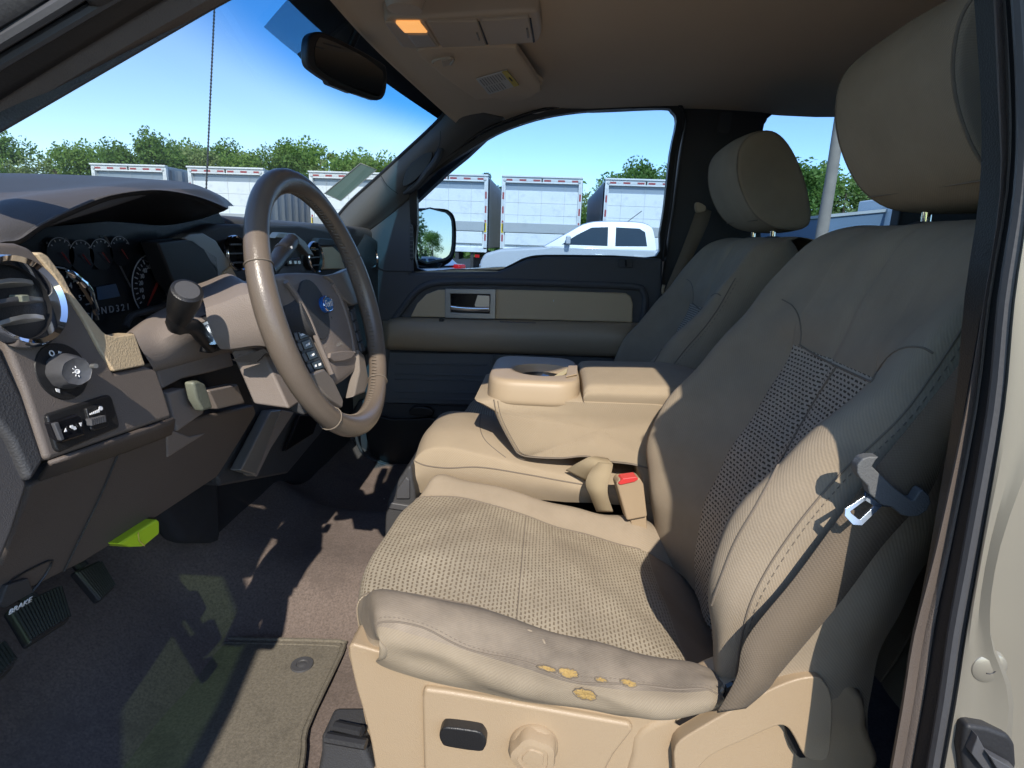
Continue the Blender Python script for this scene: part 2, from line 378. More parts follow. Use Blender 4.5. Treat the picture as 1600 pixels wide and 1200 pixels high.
# ---- box trailers, rear ends towards us
def make_trailer():
    t = thing('box_trailer', 'x', 'trailer', (0, 0, GZ), 'white box trailers parked in a row')
    W, H = 2.6, 3.6; fl = 1.25; L = 9.0
    def B(name, mt, boxes, par=None, **k):
        m = MB()
        for c, d in boxes: m.box(c, d)
        return m.build(name, mt, par or t, local=True, **k)
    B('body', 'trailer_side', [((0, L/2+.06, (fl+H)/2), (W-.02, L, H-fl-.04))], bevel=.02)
    for s in (-1, 1):
        r0_ = []
        for k in range(46): r0_.append(V(s*(W/2-.0+(.025 if k % 3 == 0 else 0)), .2+k*.19, 0))
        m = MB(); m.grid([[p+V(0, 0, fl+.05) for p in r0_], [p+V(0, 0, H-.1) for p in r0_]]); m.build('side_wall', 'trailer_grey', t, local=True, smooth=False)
    B('rear_frame', 'trailer_white', [((-W/2+.06, 0, (fl+H)/2), (.12, .12, H-fl)), ((W/2-.06, 0, (fl+H)/2), (.12, .12, H-fl)), ((0, 0, H-.11), (W-.24, .12, .22)), ((0, .01, fl-.02), (W, .14, .16))], bevel=.01)
    B('top_rail', 'trailer_white', [((0, -.04, H-.02), (W+.02, .14, .045))])
    d = B('roll_up_door', 'trailer_white', [((0, .05, fl+.17+k*.385), (W-.24, .05, .38)) for k in range(5)], bevel=.006)
    B('door_seam', 'trailer_grey', [((x, .02, (fl+H)/2-.1), (.008, .006, H-fl-.3)) for x in (-.75, 0, .75)], d)
    B('lift_gate', 'trailer_grey', [((0, -.06, 1.98), (W-.1, .05, .30))], bevel=.01)
    B('lift_platform', 'trailer_white', [((0, -.05, 1.62), (W-.3, .05, .38))], bevel=.01)
    def tape(a, b, wd, n, ph):
        m = MB(); m.grid([[a.lerp(b, k/n) for k in range(n+1)], [a.lerp(b, k/n)+wd for k in range(n+1)]], mi=lambda u, v: (int(v*n)+ph) % 2); m.build('reflective_tape', ['tape_red', 'tape_white'], t, local=True)
    tape(V(-W/2+.12, -.066, H-.165), V(-.06, -.066, H-.165), V(0, 0, .06), 5, 0); tape(V(.06, -.066, H-.165), V(W/2-.12, -.066, H-.165), V(0, 0, .06), 5, 0)
    for s in (-1, 1): tape(V(s*(W/2-.06)-.03, -.066, fl+.05), V(s*(W/2-.06)-.03, -.066, H-.3), V(.06, 0, 0), 9, 1)
    for s in (-1, 1):
        B('marker_lamp', 'tape_yellow', [((s*(W/2-.06), -.075, 1.95), (.08, .02, .30))], bevel=.01)
        m = MB(); m.lathe([(.05, 0), (.05, .02), (0, .03)], (s*(W/2-.1), -.07, H-.13), (0, -1, 0), 12); m.build('corner_lamp', 'tape_white', t, local=True)
    B('header_bracket', 'under_dark', [((0, -.07, H-.12), (.05, .02, .10))])
    B('bumper', 'under_dark', [((0, .1, .52), (2.2, .1, .12)), ((-.8, .1, .85), (.1, .1, .66)), ((.8, .1, .85), (.1, .1, .66)), ((-.3, .5, 1.02), (.12, 1.0, .25)), ((.3, .5, 1.02), (.12, 1.0, .25))])
    for s in (-1, 1):
        B('mud_flap', 'rubber', [((s*.95, .9, .62), (.6, .02, .7))])
        m = MB(); m.lathe([(.0, 0), (.25, .0), (.48, .02), (.50, .1), (.50, .45), (.48, .5), (0, .5)], (s*.72, 1.6, .5), (s, 0, 0), 20); m.build('wheel', 'tyre', t, local=True)
        B('tail_lamp', 'lamp_red', [((s*.98, .03, 1.02), (.16, .04, .10))], bevel=.01)
    return t
tr0 = make_trailer()
TL = [(215, 'white box trailer leftmost in the row, its top above the instrument hood'), (362, 'white box trailer second from left, partly hidden by the steering wheel rim'),
      (540, 'white box trailer seen through the steering wheel, behind the green card'), (700, 'white box trailer above the passenger side mirror'),
      (843, 'white box trailer in the middle of the passenger window, standing clear on both sides'), (1002, 'white box trailer behind the cab of the white pickup')]
for i, (px, lb) in enumerate(TL):
    t = tr0 if i == 0 else copy_tree(tr0)
    p = PY(px, 380, 20.0); t.location = (p.x, 20.0+(.4 if i in (2,) else 0), 0); t['label'] = lb
# ---- vehicles: side profile swept across the width, greenhouse tapering in
def wheel(m_t, m_r, c, r, s):
    m_t.lathe([(r*.62, 0), (r*.95, .0), (r, .05), (r, .20), (r*.95, .24), (r*.6, .24)], c, (0, s, 0), 24)
    m_r.lathe([(0, .02), (r*.25, .015), (r*.3, .05), (r*.62, .03), (r*.64, .0)], c, (0, s, 0), 24)
def make_vehicle(name, label, cat, kind, paint, loc, rotz, group=None):
    """drawn facing -x, metres; near flank at -y"""
    t = thing(name, label, cat, (loc[0], loc[1], GZ), group); t.rotation_euler = (0, 0, rotz)
    if kind == 'pickup':
        L, W, belt, roof = 5.4, 1.86, 1.47, 1.99; wx = (.95, 4.35); wr = .40
        low = [(0.05, .55), (0, .85), (.03, 1.10), (.12, 1.26), (.45, 1.36), (1.35, 1.44), (1.5, 1.48), (3.62, belt), (3.68, 1.44), (5.36, 1.44), (5.4, 1.2), (5.4, .62), (5.2, .5), (.3, .45)]
        gh = [(1.35, 1.44), (1.85, 1.74), (2.15, 1.91), (2.5, roof-.01), (3.2, roof), (3.45, roof-.04), (3.58, 1.84), (3.66, 1.44)]
        wins = [[(1.72, 1.50), (2.02, 1.70), (2.32, 1.86), (2.66, 1.88), (2.66, 1.50)], [(2.82, 1.50), (2.82, 1.88), (3.3, 1.87), (3.42, 1.80), (3.47, 1.52)]]
    else:
        L, W, belt, roof = 4.3, 1.78, 1.0, 1.5; wx = (.8, 3.45); wr = .33
        low = [(0.05, .4), (0, .65), (.1, .8), (.9, .95), (1.1, 1.0), (3.9, 1.05), (4.25, 1.0), (4.3, .8), (4.3, .45), (4.1, .3), (.3, .28)]
        gh = [(.95, .98), (1.35, 1.22), (1.8, 1.42), (2.3, roof), (3.2, roof-.01), (3.75, 1.38), (4.0, 1.2), (4.2, 1.03)]
        wins = [[(1.35, 1.03), (1.6, 1.22), (1.95, 1.40), (2.4, 1.43), (2.4, 1.04)], [(2.5, 1.04), (2.5, 1.43), (3.2, 1.42), (3.55, 1.33), (3.7, 1.08)]]
    xo = L/2
    m = MB(); m.slab([V(x-xo, -W/2, z) for x, z in low], (0, W, 0)); m.build('body', paint, t, local=True, bevel=.06, segs=3)
    def yy(z): return W/2-.02-(z-belt)*.30
    g = spline([V(x, 0, z) for x, z in gh], 3); m = MB()
    rows = [[V(p.x-xo, s*yy(max(p.z, belt-.05)), p.z) for p in g] for s in (-1, -.93, .93, 1)]
    for j in (1, 2):
        for p in rows[j]: p.z += .02
    m.grid(rows); n = len(g)
    for j in (0, 3): m.fan(rows[j])
    m.build('cab_roof', paint, t, local=True)
    for s in (-1, 1):
        for wv in wins:
            m = MB(); m.slab([V(x-xo, s*(yy(z)+.008), z) for x, z in wv], (0, -s*.02, 0)); m.build('side_window', 'car_glass', t, local=True)
        m = MB(); m.box((wins[0][0][0]-xo+.12, s*(W/2+.11), belt+.12), (.10, .20, .17)); m.build('door_mirror', paint, t, local=True, bevel=.03)
        m = MB(); m.box((2.74-xo if kind == 'pickup' else 2.45-xo, s*(W/2+.002), .95), (.012, .006, .6)); m.box((3.6-xo, s*(W/2+.002), .95), (.012, .006, .6)); m.build('door_gap', 'under_dark', t, local=True)
        for hx in (2.5, 3.3):
            m = MB(); m.box((hx-xo, s*(W/2+.015), belt-.16), (.2, .03, .035)); m.build('door_handle', paint, t, local=True, bevel=.008)
        m = MB(); m.box((.10-xo, s*(W/2-.22), .95 if kind == 'pickup' else .74), (.2, .42, .2)); m.build('headlight', 'lamp_clear', t, local=True, bevel=.04)
        m = MB(); m.box((L-.1-xo, s*(W/2-.12), 1.1 if kind == 'pickup' else .97), (.26, .25, .3 if kind == 'pickup' else .2)); m.build('tail_light', 'lamp_red', t, local=True, bevel=.04)
        for x in wx:
            a = MB(); b = MB(); wheel(a, b, V(x-xo, s*(W/2-.22), wr), wr, s)
            o = a.build('wheel', 'tyre', t, local=True); ob = b.build('rim', 'silver_trim', o, local=True)
            m = MB(); m.lathe([(0, 0), (wr+.06, 0), (wr+.06, .012), (0, .012)], (x-xo, s*(W/2-.005), wr), (0, s, 0), 24); m.build('wheel_arch', 'under_dark', t, local=True)
    m = MB(); a = [V(x-xo, -yy(z)*.9, z) for x, z in gh[:4]]; b = [V(x-xo, yy(z)*.9, z) for x, z in gh[:4]]
    k = Vector((-.012, 0, .012)); m.grid([[p+k for p in a], [p+k for p in b]], 3); m.build('windscreen', 'car_glass', t, local=True)
    m = MB(); a = [V(x-xo, -yy(z)*.85, z) for x, z in gh[-3:-1]]; b = [V(x-xo, yy(z)*.85, z) for x, z in gh[-3:-1]]; k = Vector((.012, 0, .01))
    m.grid([[p+k for p in a], [p+k for p in b]]); m.build('rear_window', 'car_glass', t, local=True)
    m = MB(); m.box((-.01-xo, 0, .8 if kind == 'pickup' else .6), (.05, 1.1, .22)); m.build('grille', 'black_plastic', t, local=True, bevel=.02)
    m = MB(); m.tube([V(3.1-xo, .1, roof), V(3.45-xo, .1, roof+.28)], .008, 5); m.build('roof_aerial', 'under_dark', t, local=True)
    return t
p = PY(745, 400, 12.6)
make_vehicle('pickup_truck', 'white crew cab pickup parked sideways in front of the trailers', 'pickup', 'pickup', 'paint_white', (p.x+2.75, 13.5), 0)
p = PY(737, 400, 9.0)
make_vehicle('hatchback_car', 'silver blue hatchback with red tail lamp, seen just beyond the passenger side mirror', 'car', 'hatch', 'paint_silver', (p.x-2.75, 11.3), R(-22))
# parked behind us to the right: what the side mirror shows
v0 = make_vehicle('parked_van', 'white pickup in the row reflected in the passenger side mirror', 'pickup', 'pickup', 'paint_white', (40, 6.3), R(70), 'white pickups reflected in the side mirror')
for k in range(1, 7):
    c = copy_tree(v0); c.location = (40+k*6, 6.3+k*.95+(k % 2)*.3, 0); c.rotation_euler = (0, 0, R(70))
# ---- dark box and white van beyond the rear windows
p = PY(1302, 345, 17); q_ = PY(1440, 320, 17)
t = thing('storage_box', 'blue grey box body seen through the rear passenger window beside the pole', 'trailer', (p.x+1.6, 18, GZ))
def bxs(name, mt, boxes, par, **k):
    m = MB()
    for c, d in boxes: m.box(c, d)
    return m.build(name, mt, par, local=True, **k)
m = MB(); m.slab([V(-1.7, -.6, 1.0), V(2.2, -.6, 1.0), V(2.2, -.6, 2.95), V(-1.7, -.6, 2.45)], (0, 5, 0)); m.build('box_wall', 'blue_box', t, local=True, bevel=.02)
m = MB(); m.slab([V(-1.75, -.66, 2.45), V(2.25, -.66, 2.96), V(2.25, -.66, 3.04), V(-1.75, -.66, 2.53)], (0, 5.1, 0)); m.build('roof_rail', 'trailer_grey', t, local=True)
bxs('wheel', 'tyre', [((0, 0, .5), (2.2, .4, 1.0))], t)
p = PY(1485, 340, 16)
t = thing('white_van', 'white van body showing between the driver headrest posts', 'van', (p.x, 17, GZ))
bxs('body', 'trailer_white', [((0, 0, 1.75), (1.7, 4, 2.6))], t, bevel=.05); bxs('rear_door_gap', 'under_dark', [((0, -2.01, 1.7), (.02, .02, 2.2))], t)
bxs('wheel', 'tyre', [((0, 0, .4), (1.5, 3, .8))], t)
# ---- pole
a = PY(1278, 400, 14); b = PY(1313, 130, 14)
t = thing('utility_pole', 'bare grey wooden pole standing behind the passenger headrest', 'pole', (a.x, 14, GZ))
m = MB(); m.tube([V(0, 0, -.1), V(.01, 0, 2), V(.03, 0, 4.5), V(b.x-a.x, 0, 10)], [.14, .13, .12, .1], 14, sm=2); m.build('shaft', 'wood_pole', t, local=True)
m = MB()
for k in range(5): m.box((.125, -.03, 2+k*.45), (.03, .03, .03))
m.build('step_bolt', 'under_dark', t, local=True)
# ---- trees
def leaf_mesh(name, seed, H, Wd, n, mt, leaf):
    r = random.Random(seed); m = MB(); cl = []
    for k in range(r.randint(24, 32)):
        a = r.uniform(0, 6.28); h = r.uniform(.18, 1.0)**.9; rad = Wd/2*math.sqrt(max(.05, 1-((h-.45)/.62)**2))*r.uniform(.3, 1)
        cl.append((V(math.cos(a)*rad, math.sin(a)*rad, H*h-.3), Wd*r.uniform(.09, .24)))
    for k in range(n):
        c, s = r.choice(cl); d = V(r.gauss(0, 1), r.gauss(0, 1), r.gauss(0, .8)).normalized()*s*r.uniform(.45, 1.1)
        p = c+d; p.z = max(.4, p.z); u = V(r.gauss(0, 1), r.gauss(0, 1), r.gauss(0, 1)).normalized(); v = u.cross(V(r.gauss(0, 1), r.gauss(0, 1), r.gauss(0, 1))).normalized()
        z = leaf*r.uniform(.5, 1.3); m.fan([p-u*z, p-v*z*.6, p+u*z, p+v*z*.6])
    return m, cl
def make_tree(name, seed, H, Wd, n, mt, leaf=.15):
    t = thing(name, 'x', 'tree', (0, 0, GZ))
    m, cl = leaf_mesh(name, seed, H, Wd, n, mt, leaf); m.build('crown', mt, t, local=True, smooth=False, weld=False)
    r = random.Random(seed+5); m = MB(); m.tube([V(0, 0, -.2), V(r.uniform(-.1, .1), .1, H*.3), V(r.uniform(-.3, .3), 0, H*.6), V(0, 0, H*.92)], [.02*H, .015*H, .01*H, .004*H], 8, sm=3)
    for c, s in cl[:10]:
        z0 = c.z*r.uniform(.45, .75); m.tube([V(0, 0, z0), c*.5+V(0, 0, z0*.5+.2), c], [.008*H, .005*H, .002*H], 5, sm=2)
    m.build('trunk', 'bark', t, local=True)
    return t
pro = [make_tree('broadleaf_tree', 1, 9, 6.5, 7000, 'leaf_0'), make_tree('broadleaf_tree', 2, 10, 6, 6800, 'leaf_1'), make_tree('poplar_tree', 3, 10.5, 4.2, 5000, 'leaf_2'),
       make_tree('broadleaf_tree', 4, 9.5, 7, 7500, 'leaf_2'), make_tree('conifer_tree', 6, 10, 3.0, 2400, 'leaf_3', .16)]
used = [False]*5
# px, tip height px, distance, prototype
TR = [(12, 214, 50, 1), (55, 250, 50, 3), (-40, 240, 45, 0), (85, 238, 50, 2), (120, 226, 48, 0), (152, 244, 56, 2), (188, 227, 44, 1), (222, 238, 52, 3), (250, 214, 46, 1), (283, 226, 56, 0), (315, 232, 50, 3), (345, 228, 56, 1), (378, 242, 50, 0),
      (408, 236, 54, 3), (440, 226, 48, 1), (470, 224, 55, 0), (500, 236, 50, 2), (520, 226, 56, 2), (548, 240, 48, 0), (575, 238, 55, 2), (600, 246, 50, 0), (640, 250, 52, 3),
      (762, 268, 30, 4), (905, 300, 34, 3), (925, 322, 32, 0), (965, 272, 40, 0), (1008, 255, 36, 1), (1040, 258, 40, 3), (840, 280, 44, 4), (880, 280, 44, 2),
      (1222, 244, 26, 1), (1260, 262, 28, 0), (1287, 238, 30, 2), (1325, 285, 27, 3), (1365, 278, 28, 0), (1410, 296, 30, 1), (1195, 270, 30, 3), (1450, 300, 36, 0)]
BIGL = {0: 'bright green broadleaf tree', 1: 'deep green broad crowned tree', 2: 'slender pale green poplar', 3: 'wide bushy green tree', 4: 'narrow dark conifer'}
ordn = ['first', 'second', 'third', 'fourth', 'fifth', 'sixth', 'seventh', 'eighth', 'ninth', 'tenth', 'eleventh', 'twelfth', 'thirteenth', 'fourteenth', 'fifteenth']
zones = [(-100, 650, 'through the windscreen'), (650, 1100, 'through the passenger window'), (1100, 1600, 'through the rear window')]
cnt = {}
for px, ty, D, k in sorted(TR):
    t = pro[k] if not used[k] else copy_tree(pro[k]); used[k] = True
    H = {0: 9, 1: 10, 2: 10.5, 3: 9.5, 4: 10}[k]
    top = PY(px, ty, D); s = (top.z-GZ)/(H*1.02); t.location = (top.x, D, 0); s2 = max(s, .62)
    t.scale = (s2*random.uniform(.9, 1.1), s2, s); t.rotation_euler = (0, 0, random.uniform(0, 6.28))
    zn = [z for z in zones if z[0] <= px < z[1]][0][2]; c = cnt.get((k, zn), 0); cnt[(k, zn)] = c+1
    t['label'] = '%s, %s such from left %s' % (BIGL[k], ordn[c], zn); t['group'] = 'trees along the far edge of the lot'
# low scrub that closes the foot of the tree line
m = MB(); r = random.Random(3)
for k in range(22000):
    x = r.uniform(-75, 60); D = r.uniform(52, 60); z = GZ+abs(r.gauss(0, 1))*1.5*(1+.4*math.sin(x*.7)); p = V(x, D, z)
    u = V(r.gauss(0, 1), r.gauss(0, .4), r.gauss(0, 1)).normalized(); v = u.cross(V(r.gauss(0, 1), r.gauss(0, 1), r.gauss(0, 1))).normalized(); m.fan([p-u*.35, p-v*.2, p+u*.35, p+v*.2])
tag(m.build('undergrowth', 'leaf_1', smooth=False, weld=False), 'low green scrub along the foot of the tree line', 'undergrowth', kind='stuff')
# trees for the mirror (off to the right, behind)
for i, (x, y, s) in enumerate(((30, 4.1, .55), (125, 24, .9), (118, 14, .8), (140, 19, 1), (120, 8.5, .9))):
    t = copy_tree(pro[(1, 2, 4, 0, 3)[i]]); t.location = (x, y, 0); t.scale = (s, s, s)
    t['label'] = ['small round tree reflected in the passenger side mirror', 'tall poplar reflected in the passenger side mirror', 'dark conifer reflected in the passenger side mirror', 'tallest tree reflected in the passenger side mirror', 'bushy tree behind the vans reflected in the side mirror'][i]
# ================================================================== CAB OF THE TRUCK
cab = thing('truck_cab', 'truck cab around the camera: tan headliner, dark pillars, windscreen and bare gold painted door jamb', 'truck cab', (0, 1.26, -CZ))
def part(m, name, mt, par=cab, **k): return m.build(name, mt, par, **k)
# roof: outer skin and headliner
m = MB(); m.grid([[V(x, y, z) for x, z in ((-.46, .47), (-.2, .515), (.4, .53), (1.2, .52), (1.75, .46))] for y in (.50, .58, 1.26, 1.94, 2.06)], 4, 2)
part(m, 'roof_panel', 'paint_gold', solid=.01)
def hz(y, x): return .437-(.016+.075*max(0, min(1, (.05-x)/.35))**1.5*(y > 1.26))*(abs(y-1.26)/.70)**3
ys = [.50, .56, .68, .85, 1.05, 1.26, 1.47, 1.67, 1.80, 1.89, 1.96, 1.985]
fx = lambda y: -.425+.115*(abs(y-1.26)/.64)**2.4
m = MB(); rows = []
for y in ys:
    x0 = fx(y) if y > 1.26 else max(fx(y), -.425)
    rows.append([V(x0+(1.65-x0)*k, y, hz(y, x0+(1.65-x0)*k)+(-.012 if k == 0 else .006*math.sin(k*22) if .1 < k < .9 else 0)-(.06 if k > .97 else 0)) for k in (0, .015, .06, .12, .2, .3, .4, .55, .7, .85, .96, 1)])
m.grid(rows, 3, 3, disp=lambda a, b, p: .006*math.sin(p.x*9+1)*math.sin(p.y*5)); part(m, 'headliner', 'headliner', solid=.012)
# windscreen
gl = [[V(-.345, .60, .40), V(-.43, .85, .445), V(-.465, 1.26, .455), V(-.43, 1.67, .445), V(-.325, 2.0, .405)],
      [V(-.55, .53, .235), V(-.64, .85, .26), V(-.67, 1.26, .265), V(-.63, 1.67, .26), V(-.52, 2.05, .235)],
      [V(-.76, .45, .06), V(-.88, .85, .06), V(-.92, 1.26, .06), V(-.87, 1.67, .06), V(-.74, 2.09, .055)],
      [V(-.86, .43, -.03), V(-1.0, .85, -.03), V(-1.04, 1.26, -.03), V(-1.0, 1.67, -.03), V(-.86, 2.08, -.03)]]
m = MB(); g = m.grid(gl, 8, 8); wsc = part(m, 'windscreen', 'windscreen_glass')
def lerp(a, b, t): return a+(b-a)*t
# black printed border along the top of the glass
n = len(g[0]); edge = []; edge2 = []
for j in range(n):
    c = g[0][j]; d = (g[1][j]-g[0][j]).normalized(); nn = V(-.5, 0, .8)
    cw = .05+.0*j; edge.append(c-d*.03-nn*.006); edge2.append(c+d*cw-nn*.006)
m = MB(); m.grid([edge, edge2]); part(m, 'windscreen_border', 'window_frit', solid=.002)
fn = V(.19, 0, -.205).normalized(); fd_ = fn.dot(V(-.465, 1.26, .455))+.010
m = MB(); m.slab([PL(a, b, fn, fd_) for a, b in ((470, -60), (455, -8), (412, 42), (440, 66), (470, 90), (500, 96), (560, 70), (600, 66), (545, 10), (530, -60))], fn*.0006); part(m, 'dotted_border', 'frit_dots')
# passenger side windscreen pillar: a soft moulding from dash corner to headliner
ws = [(517, 352), (545, 318), (590, 277), (630, 240), (668, 205), (692, 180), (703, 158)]
ds = [(560, 372), (603, 345), (650, 302), (690, 264), (722, 238), (756, 206), (790, 188)]
YW = [2.02, 2.0, 1.98, 1.955, 1.93, 1.91, 1.89]; YD = [2.04, 2.035, 2.02, 2.0, 1.985, 1.965, 1.95]
def mid(k): return ((ws[i][0]*(1-k)+ds[i][0]*k, ws[i][1]*(1-k)+ds[i][1]*k) for i in range(7))
cols = []
for k, dy in ((0, .02), (.03, -.005), (.3, -.028), (.6, -.03), (.85, -.012), (.97, 0), (1, .03)):
    cols.append([PY(a, b, YW[i]*(1-k)+YD[i]*k+dy) for i, (a, b) in enumerate(mid(k))])
m = MB(); m.grid(cols, 4, 4)
pl = part(m, 'pillar_trim', 'pillar_grey', solid=.01)
m = MB(); m.slab([PY(a+5, b+3, 2.03) for a, b in ws[:-1]]+[PY(a, b, 2.0) for a, b in ((712, 158), (735, 150), (880, 150), (850, 172))]+[PY(a+8, b+6, 2.04) for a, b in ds[::-1]], (0, .05, 0)); part(m, 'pillar_shell', 'dark_trim')
m = MB(); m.tube([PY(a, b, y) for a, b, y in ((632, 302, 1.99), (650, 290, 1.955), (668, 268, 1.94), (683, 248, 1.935), (690, 228, 1.95), (684, 215, 1.965))], [.006, .011, .012, .012, .011, .006], 10, sm=4)
part(m, 'grab_handle', 'dark_trim', pl)
m = MB(); m.slab([PY(a, b, 1.935) for a, b in ((629, 287), (636, 264), (654, 246), (672, 236), (676, 243), (668, 260), (650, 281), (634, 291))], (0, .012, 0), sm=2); part(m, 'handle_recess_shade', 'black_plastic', pl, bevel=.003)  # dark inset laid on the trim, painting the shade of the hollow
for l_, y_ in (([(594, 272), (605, 290), (622, 303)], 1.955), ([(688, 205), (687, 225), (680, 240)], 1.90)):
    m = MB(); m.tube(YL(l_, y_), .0012, 5, sm=3); part(m, 'panel_gap', 'black_plastic', pl)
m = MB(); m.tube([PY(a, b, YW[i]-.0) for i, (a, b) in enumerate(ws)], .006, 6, sm=4); part(m, 'windscreen_seal', 'rubber', pl)
# side structure passenger side: roof rail, middle pillar, rear post, low wall
def PB(px, py, o=0): return PD(px, py, o)
m = MB(); m.slab([PB(1063, 166, .03), PB(1192, 170, .03), PB(1203, 185, .03), PB(1190, 200, .03), PB(1186, 260, .03), PB(1192, 420, .03), PB(1190, 620, .03), PB(1020, 620, .03), PB(1030, 470, .03), PB(1050, 330, .03), PB(1064, 230, .03), PB(1070, 190, .03)], (0, .08, 0), sm=1)
bp_ = part(m, 'middle_pillar', 'dark_trim', bevel=.012, segs=3)
m = MB(); m.slab(rect(PB(1133, 192, .024), (1, 0, 0), (0, -.2, 1), .04, .062, .01), (0, .02, 0)); part(m, 'pillar_cap', 'door_trim', bp_, bevel=.003)
m = MB(); m.grid([[V(x, 1.985, .425) for x in (-.33, -.1, .3, .8, 1.2, 1.6)], [V(x, 2.06, .43) for x in (-.33, -.1, .3, .8, 1.2, 1.6)], [V(x, 2.08, .47) for x in (-.38, -.1, .3, .8, 1.2, 1.6)]], 2, 2); part(m, 'roof_rail', 'dark_trim', solid=.02)
rw = [(1190, 420), (1188, 300), (1190, 215), (1196, 188), (1215, 172), (1250, 168), (1330, 167), (1420, 166), (1490, 168), (1508, 190), (1510, 300), (1508, 420)]
ro = [(1180, 432), (1178, 300), (1180, 210), (1186, 178), (1207, 162), (1248, 158), (1330, 157), (1420, 156), (1505, 150), (1530, 180), (1530, 300), (1528, 432)]
m = MB(); m.ring([PB(a, b, .035) for a, b in ro], [PB(a, b, .035) for a, b in rw], (0, .03, 0)); part(m, 'rear_window_frame', 'black_plastic', bevel=.003)
m = MB(); m.slab([PB(a, b, .05) for a, b in rw], (0, .004, 0)); part(m, 'rear_side_window', 'glass_side')
m = MB(); m.slab([V(.52, 2.09, -.06), V(1.75, 2.09, -.06), V(1.75, 2.09, -.9), V(.3, 2.09, -.9), V(.3, 2.09, -.4), V(.52, 2.09, -.4)], (0, .06, 0)); part(m, 'rear_door_panel', 'door_trim', bevel=.01)
m = MB(); m.slab([V(1.13, 2.06, -.1), V(1.7, 2.06, -.1), V(1.7, 1.95, .44), V(1.07, 1.95, .44)], (0, .06, 0)); part(m, 'rear_post', 'dark_trim', bevel=.01)
# back wall, driver side rear door, bottom, firewall
m = MB(); m.slab([V(1.62, .42, -.9), V(1.62, 2.1, -.9), V(1.62, 2.1, -.02), V(1.62, .42, -.02)], (.04, 0, 0)); part(m, 'back_wall', 'dark_trim')
m = MB(); m.ring([V(1.62, .42, -.02), V(1.62, 2.1, -.02), V(1.55, 2.0, .46), V(1.55, .5, .46)], [V(1.62, .68, .04), V(1.62, 1.84, .04), V(1.57, 1.78, .38), V(1.57, .74, .38)], (.04, 0, 0)); part(m, 'rear_window_surround', 'dark_trim')
m = MB(); m.slab([V(1.63, .68, .04), V(1.63, 1.84, .04), V(1.58, 1.78, .38), V(1.58, .74, .38)], (.004, 0, 0)); part(m, 'back_window', 'glass_side')
m = MB(); m.grid([[V(x+d, y, z) for x, y in ((.345, .47), (.36, .485), (.50, .62), (.66, .62), (.66, .50), (.40, .48))] for z, d in ((-.9, .03), (-.44, .02), (-.15, -.01), (.13, -.02), (.30, -.02), (.46, .0))], 1, 2, closed=True); part(m, 'driver_door_pillar', 'dark_trim', ang=30)
m = MB(); m.slab([V(.60, .50, -.9), V(1.7, .50, -.9), V(1.7, .50, -.05), V(.60, .50, -.05)], (0, .05, 0)); part(m, 'rear_door_panel', 'dark_trim')
m = MB(); m.ring([V(.60, .50, -.05), V(1.7, .50, -.05), V(1.7, .58, .47), V(.60, .58, .47)], [V(.68, .50, 0), V(1.5, .50, 0), V(1.5, .575, .41), V(.68, .575, .41)], (0, .03, 0)); part(m, 'rear_window_frame', 'dark_trim')
m = MB(); m.slab([V(.68, .515, 0), V(1.5, .515, 0), V(1.5, .59, .41), V(.68, .59, .41)], (0, .004, 0)); part(m, 'rear_side_window', 'glass_privacy')
m = MB(); m.box((.4, 1.26, -.9), (2.6, 1.76, .05)); part(m, 'floor_pan', 'under_dark')
m = MB(); m.slab([V(-.95, .42, -.9), V(-.95, 2.1, -.9), V(-.95, 2.1, .0), V(-.95, .42, .0)], (-.04, 0, 0)); part(m, 'firewall', 'carpet_dark')
m = MB(); m.slab([V(-.95, 2.11, -.9), V(.45, 2.11, -.9), V(.45, 2.11, -.4), V(-.95, 2.11, -.4)], (0, .03, 0)); part(m, 'outer_side_skin', 'paint_gold')
m = MB(); m.slab([V(-.95, .43, -.9), V(-.62, .43, -.9), V(-.62, .43, -.3), V(-.72, .43, -.02), V(-.95, .43, 0)], (0, .03, 0)); part(m, 'kick_panel', 'dark_trim')
# driver side windscreen pillar (strips seen top left) : lines in the picture, each strip its own depth
def strip(lo, up, Y0, Y1, name, mt, par, th=.02):
    Y0 *= 1.14; Y1 *= 1.14; m = MB(); m.slab([PY(*lo[0], Y0), PY(*lo[1], Y1), PY(*up[1], Y1), PY(*up[0], Y0)], (-.8*th, th, .30*th)); return part(m, name, mt, par, bevel=.004, segs=3)
ap = strip(((-60, 244), (420, -34)), ((-60, 206), (400, -70)), .44, .475, 'front_pillar', 'dark_trim', cab, .05)
m = MB()
def pr(lst, Y): return [PY(a, b, y*1.14) for (a, b), y in zip(lst, Y)]
YS = [.46, .47, .48]
LN = {}
for nm, l in dict(a=((-80, 255), (156, 110), (470, -62)), b=((-80, 208), (120, 82), (440, -110)), c=((-80, 152), (109, 41), (400, -128)), d=((-80, 138), (100, 33), (380, -132)), e=((-80, 118), (90, 12), (360, -150)),
                  f=((-80, 100), (70, 10), (340, -152)), g=((-80, 96), (40, 28), (330, -150)), h=((-80, 70), (20, 14), (300, -160))).items(): LN[nm] = l
m.grid([pr(LN['a'], [.50, .50, .52]), pr(LN['a'], [.455, .46, .475]), pr(LN['b'], [.44, .445, .46])], 4, 3); m.grid([pr(LN['b'], [.441, .446, .461]), pr(LN['c'], [.43, .435, .45])], 4, 2); part(m, 'pillar_moulding', 'dash_lower', ap)
m = MB(); m.grid([pr(LN['b'], [.438, .443, .457]), pr(LN['c'], [.42, .425, .44]), pr(LN['d'], [.425, .43, .445])], 4, 3); part(m, 'door_seal', 'rubber', ap, solid=.004)
m = MB(); m.tube(pr(((-80, 146), (105, 37), (390, -130)), [.42, .425, .44]), .0045, 8, sm=4); part(m, 'seal_lip', 'rubber_grey', ap)
